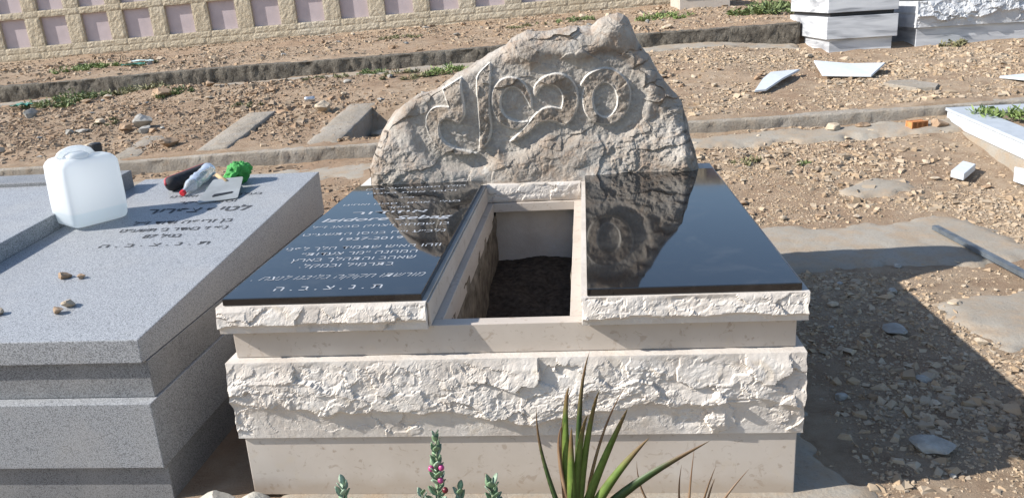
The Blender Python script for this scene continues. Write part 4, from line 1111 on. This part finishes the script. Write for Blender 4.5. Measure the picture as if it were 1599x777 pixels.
build_weeds()

# ------------------------------------------------------------------ debris on the ground
def slab_poly(name, pts, th, mat, label, cat, tilt=None, lift=.01, group=None):
    P = [Vector((x, y, float(terrain(np.array([x]), np.array([y]))[0])+lift+(dz if tilt else 0))) for (x, y, dz) in [(p+(0,))[:3] for p in pts]]
    bm = bmesh.new(); lo = [bm.verts.new(p) for p in P]; hi = [bm.verts.new(p+Vector((0, 0, th))) for p in P]
    n = len(P); bm.faces.new(lo[::-1]); bm.faces.new(hi)
    for i in range(n): bm.faces.new((lo[i], lo[(i+1) % n], hi[(i+1) % n], hi[i]))
    bmesh.ops.recalc_face_normals(bm, faces=bm.faces); bmesh.ops.bevel(bm, geom=bm.edges[:], offset=.003, segments=1, affect='EDGES')
    o = link(name, bm_mesh(name, bm), M[mat]); return tag(o, label, cat, group)

def build_debris():
    slab_poly('marble_offcut', [(2.00, 6.08, 0), (2.12, 6.10, 0), (2.36, 6.45, .02), (2.64, 6.86, .03), (2.30, 6.74, .03), (2.17, 6.50, .02)], .022, 'marble_offcut', 'pointed white marble off-cut lying on the right-hand slope', 'off-cut', True, .015)
    slab_poly('marble_offcut', [(2.81, 6.60, .0), (3.25, 6.40, .0), (3.52, 6.80, .05), (3.2, 6.93, .05), (2.87, 7.16, .06)], .022, 'marble_offcut', 'broad white marble off-cut below the stepped marble tomb', 'off-cut', True, .03)
    slab_poly('marble_offcut', [(4.30, 5.95, 0), (4.45, 5.78, 0), (4.95, 5.75, 0), (4.9, 6.02, 0)], .022, 'marble_offcut', 'white marble off-cut cut by the right picture edge', 'off-cut', True, .02)
    slab_poly('marble_block', [(2.98, 3.80, 0), (3.04, 3.72, 0), (3.20, 3.90, 0), (3.14, 3.98, 0)], .05, 'marble_offcut', 'small white marble block on the gravel, left of another', 'block', True, .0)
    slab_poly('marble_block', [(3.36, 3.66, 0), (3.44, 3.50, 0), (3.49, 3.56, 0), (3.49, 3.75, 0), (3.43, 3.80, 0)], .055, 'marble_offcut', 'small white marble block against the border at the right edge', 'block', True, .0)
    slab_poly('cement_lump', [(3.25, 6.05, 0), (3.45, 5.75, 0), (3.62, 5.72, 0), (3.70, 5.85, 0), (3.55, 6.10, 0), (3.35, 6.15, 0)], .045, 'concrete', 'grey spilt cement patch on the right-hand slope', 'cement', True, -.01)
    # orange brick piece with hollow cells
    bm = bmesh.new()
    for i in range(3): box_bm(bm, -.075+.05*i, -.030+.05*i, -.045, .045, 0, .055, .004)
    box_bm(bm, -.08, .075, -.045, -.030, 0, .06, .003); box_bm(bm, -.08, .075, .030, .045, 0, .06, .003)
    o = link('brick_piece', bm_mesh('brick_piece', bm), M['orange_brick'], loc=(3.16, 4.93, float(terrain(3.16, 4.93))+.0)); o.rotation_euler = (0, 0, .25)
    tag(o, 'broken orange hollow brick piece below the right-hand kerb', 'brick')
    # metal bar: hollow rectangular section
    def bar(name, A, B, w, h, label):
        A = Vector(A); B = Vector(B); d = (B-A).normalized(); s = d.cross(Vector((0, 0, 1))).normalized()*w/2; u = s.normalized().cross(d)*h/2
        T = empty(name, tuple(A), label, 'bar')
        outer = [(-1, -1), (1, -1), (1, 1), (-1, 1)]
        V = []; F = []
        for P in (A, B):
            for k in (1, .84):
                for a, b in outer: V.append(P+s*a*k+u*b*k)
        for i in range(4):
            j = (i+1) % 4
            F.append((i, j, 8+j, 8+i)); F.append((4+j, 4+i, 12+i, 12+j)); F.append((j, i, 4+i, 4+j)); F.append((8+i, 8+j, 12+j, 12+i))
        child('tube', mesh_from('tube', V, F), M['galvanised'], T)
        c0 = A+d*.015
        q = [c0+s*a*.84+u*b*.84 for a, b in outer]; q2 = [p+d*.01 for p in q]
        child('end_plug', mesh_from('end_plug', q+q2, [(0, 1, 2, 3), (7, 6, 5, 4), (0, 4, 5, 1), (1, 5, 6, 2), (2, 6, 7, 3), (3, 7, 4, 0)]), M['black_plastic'], T)
    bar('metal_bar', (2.485, 2.83, .035), (2.60, 1.15, .05), .038, .026, 'long grey metal bar lying across the path at the right edge')
    bar('metal_bar', (1.668, .075, .020), (1.945, .62, .03), .05, .028, 'end of a grey metal bar cut by the lower right picture edge')
    # drinks can
    x, y = -3.06, 7.2; z = float(terrain(x, y))+.045
    C = empty('drinks_can', (x, y, z-.033), 'crushed silver drinks can on the slope left of the headstone', 'can')
    d = Vector((.95, .3, .0)).normalized(); a = Vector((0, 0, 1)); b = a.cross(d)
    def ring(s, r): return np.array([tuple(Vector((x, y, z))+d*s+a*math.cos(t)*r*(1-.12*math.sin(2*t))+b*math.sin(t)*r) for t in np.linspace(0, 2*math.pi, 20, endpoint=False)])
    child('can_body', loft('can_body', [ring(-.060, .024), ring(-.055, .026), ring(-.048, .033), ring(-.01, .029), ring(.03, .033), ring(.052, .033), ring(.060, .027), ring(.062, .024)]), M['aluminium'], C, True)
    # plastic litter
    def scrap(x, y, lx, ly, lz, mat, label, seed):
        xs = np.linspace(-1, 1, 14); X, Y = np.meshgrid(xs, xs, indexing='ij')
        Z = lz*(.5+fbm(X*1.8, Y*1.8, seed=seed, oct=3))*(1-.6*(X**2+Y**2)/2)
        rr = 1-.25*np.abs(fbm(X*2, Y*2, seed=seed+2))
        top = np.stack([x+X*lx*rr, y+Y*ly*rr, float(terrain(x, y))+.035+Z], -1).reshape(-1, 3)
        n = 14; F = grid_faces(n, n).tolist(); V = np.concatenate([top, top-np.array([0, 0, .006])]); F += [[i+n*n for i in f[::-1]] for f in F]
        idx = np.arange(n*n).reshape(n, n); per = list(idx[:, 0])+list(idx[-1, 1:])+list(idx[-2::-1, -1])+list(idx[0, -2:0:-1])
        F += [(int(per[i]), int(per[(i+1) % len(per)]), int(per[(i+1) % len(per)])+n*n, int(per[i])+n*n) for i in range(len(per))]
        o = link('plastic_scrap', mesh_from('plastic_scrap', V, F), M[mat], smooth=True); tag(o, label, 'litter')
    scrap(-7.62, 8.3, .14, .07, .06, 'teal_plastic', 'teal plastic scrap on the slope at far left', 1)
    scrap(-7.35, 10.9, .22, .04, .04, 'teal_plastic', 'thin teal plastic strip beside the leftmost far weeds', 2)
    scrap(-7.5, 11.45, .22, .05, .03, 'pale_plastic', 'pale plastic strip on the far terrace by the leftmost weeds', 3)
build_debris()

# ------------------------------------------------------------------ foreground plants
def blade_mesh(pts, w, seed, fold=.25):
    """long leaf: tapered V-folded strip with thickness along a spline through pts"""
    P = np.array(pts, float)
    t = np.linspace(0, 1, len(P)); tt = np.linspace(0, 1, 22)
    # Catmull-like smoothing by quadratic fit per axis
    deg = min(3, len(P)-1)
    C = np.stack([np.polyval(np.polyfit(t, P[:, k], deg), tt) for k in range(3)], -1)
    d = np.gradient(C, axis=0); d /= np.linalg.norm(d, axis=1)[:, None]
    view = np.array([.05, -1, .3]) + .35*np.array([math.sin(seed*2.1), 0, 0])
    s = np.cross(d, view); s /= np.linalg.norm(s, axis=1)[:, None]
    nn = np.cross(s, d)
    wid = 1.4*w*np.minimum(1, .6+tt*1.4)*np.clip(1-tt**1.6, 0, 1)**.85+.0003
    V = []; 
    for i in range(len(tt)):
        for k, f in ((-1, fold), (0, 0), (1, fold), (0, -.12)):
            V.append(C[i]+s[i]*k*wid[i]*.5+nn[i]*f*wid[i]*.5)
    F = []
    for i in range(len(tt)-1):
        a = i*4; b = a+4
        for j in range(4):
            k = (j+1) % 4; F.append((a+j, a+k, b+k, b+j))
    me = mesh_from('leaf', V, F)
    at = me.attributes.new('along', 'FLOAT', 'POINT'); at.data.foreach_set('value', np.repeat(tt, 4).astype(np.float32))
    ed = me.attributes.new('margin', 'FLOAT', 'POINT'); ed.data.foreach_set('value', np.tile([1, 0, 1, 0], len(tt)).astype(np.float32))
    return me

def build_plants():
    D = empty('spiky_plant', (.215, -.42, 0), 'spiky plant with long sword leaves in front of the tomb', 'plant')
    base = (.215, -.42, 0.0)
    leaves = [([(.177, .238), (.148, .359), (.127, .456), (.126, .582)], .014, 'blade_dark', -.03), ([(.189, .238), (.172, .398), (.200, .512), (.216, .600)], .013, 'blade_dry', .03),
              ([(.198, .238), (.192, .436), (.203, .55), (.211, .630)], .026, 'blade_green', -.02), ([(.224, .238), (.226, .436), (.240, .586), (.266, .704)], .020, 'blade_dark', .02),
              ([(.215, .238), (.246, .436), (.268, .549), (.288, .620)], .022, 'blade_green', -.03), ([(.206, .238), (.207, .358), (.211, .455), (.214, .53)], .028, 'blade_green', -.05),
              ([(.236, .238), (.272, .397), (.306, .492), (.360, .604)], .010, 'blade_dry', .04), ([(.224, .238), (.293, .397), (.333, .492), (.357, .553)], .026, 'blade_green', .0),
              ([(.241, .238), (.312, .348), (.364, .425), (.410, .493)], .028, 'blade_green', -.04), ([(.262, .238), (.362, .312), (.472, .395), (.567, .457)], .028, 'blade_dark', .0),
              ([(.205, .238), (.225, .40), (.240, .50), (.256, .56)], .024, 'blade_green', -.045), ([(.20, .238), (.182, .36), (.176, .45), (.190, .52)], .014, 'blade_dry', -.02),
              ([(.21, .15), (.16, .18), (.08, .18), (.0, .13)], .024, 'blade_green', -.10), ([(.22, .15), (.24, .22), (.28, .24), (.33, .2)], .026, 'blade_green', -.16)]
    for i, (pts, w, mat, dy) in enumerate(leaves):
        P = [base]+[(x, -.42+dy*(k+1)/len(pts), z) for k, (x, z) in enumerate(pts)]
        P = [(base[0], base[1], .0), (base[0]*.55+P[1][0]*.45, P[1][1], P[1][2]*.5)]+P[1:]
        child('leaf', blade_mesh(P, w, i), M[mat], D, True)
    child('stem', tube_mesh('stem', [(.215, -.42, -.02), (.214, -.42, .06), (.216, -.42, .12)], [.02, .018, .012], 10), M['blade_dry'], D, True)
    # dry spikes to the right: tips of a second plant
    E2 = empty('dry_spiky_plant', (.545, -.30, 0), 'withered plant of thin reddish spikes below the plinth at right', 'plant')
    for i, (x0, x1, z1) in enumerate(((.42, .386, .322), (.50, .512, .303), (.525, .548, .354), (.56, .604, .303), (.575, .604, .258), (.60, .700, .282))):
        P = [(.545, -.30, 0), (.545*.4+x0*.6, -.30, .10), (x0*.7+x1*.3, -.30, .2), (x1, -.30+.01*(i % 3), z1)]
        child('leaf', blade_mesh(P, .009, i+30), M['blade_dry'], E2, True)
    # sage shrubs
    def sprig(name, pts, nleaf, size, label, seed, berries=0):
        r = random.Random(seed)
        b = pts[0]
        T = empty(name, (b[0], b[1], 0), label, 'plant')
        P = [Vector((b[0], b[1], 0))]+[Vector(p) for p in pts]
        child('stem', tube_mesh('stem', P, [.0035]*len(P), 8), M['sage_stem'], T, True)
        top = P[-1]; low = P[-2] if len(P) > 2 else P[0]
        axis = (top-low)
        for k in range(nleaf):
            f = k/(nleaf-1)
            p = low+axis*(.02+.98*f)
            an = k*2.4+r.uniform(-.3, .3)
            out = Vector((math.cos(an), math.sin(an), 0)); upw = .55+1.2*f+r.uniform(-.2, .2)
            d = (out+Vector((0, 0, upw))).normalized(); L = size*(1.05-.35*f)*r.uniform(.75, 1.2)
            s = d.cross(Vector((0, 0, 1))).normalized(); n = s.cross(d)
            rows = []
            for t, w in ((0, .12), (.2, .5), (.45, .95), (.7, .9), (.9, .5), (1, .08)):
                c = p+d*L*t+Vector((0, 0, .25*L*t*t))*.4
                ww = L*.34*w
                rows.append(np.array([tuple(c+s*ww*a+n*L*b_) for a, b_ in ((-1, .05), (-.5, .0), (0, -.025), (.5, .0), (1, .05), (0, .06))]))
            child('leaf', loft('leaf', rows), M['sage_leaf' if r.random() < .6 else 'sage_leaf_pale'], T, True)
        for k in range(berries):
            f, sx, mt = ((.63, -.015, 'berry_pink'), (.64, .014, 'berry_pink'), (.48, .010, 'berry_pink'), (.36, .022, 'berry_dark'))[k]
            p = low+axis*f
            bm = bmesh.new(); bmesh.ops.create_icosphere(bm, subdivisions=3, radius=.0082)
            for v in bm.verts: v.co.z *= 1.15; v.co += Vector((p.x+sx, p.y-.012, p.z))
            child('berry', bm_mesh('berry', bm), M[mt], T, True)
    sprig('sage_sprig', [(-.172, -.38, .20), (-.160, -.38, .455)], 40, .039, 'tallest silvery-green sprig, with pink berries, in front of the tomb', 1, 4)
    sprig('sage_sprig', [(-.455, -.38, .18), (-.437, -.38, .300)], 15, .044, 'leftmost small silvery-green sprig at the bottom edge', 2)
    sprig('sage_sprig', [(-.012, -.38, .18), (-.018, -.38, .300)], 18, .048, 'silvery-green sprig at the bottom edge left of the spiky plant', 3)
    sprig('sage_sprig', [(-.105, -.38, .17), (-.110, -.38, .278)], 12, .040, 'short silvery-green sprig right beside the berried one', 4)
    sprig('sage_sprig', [(-.22, -.38, .16), (-.215, -.38, .268)], 11, .040, 'short silvery-green sprig just left of the berried one', 5)
build_plants()
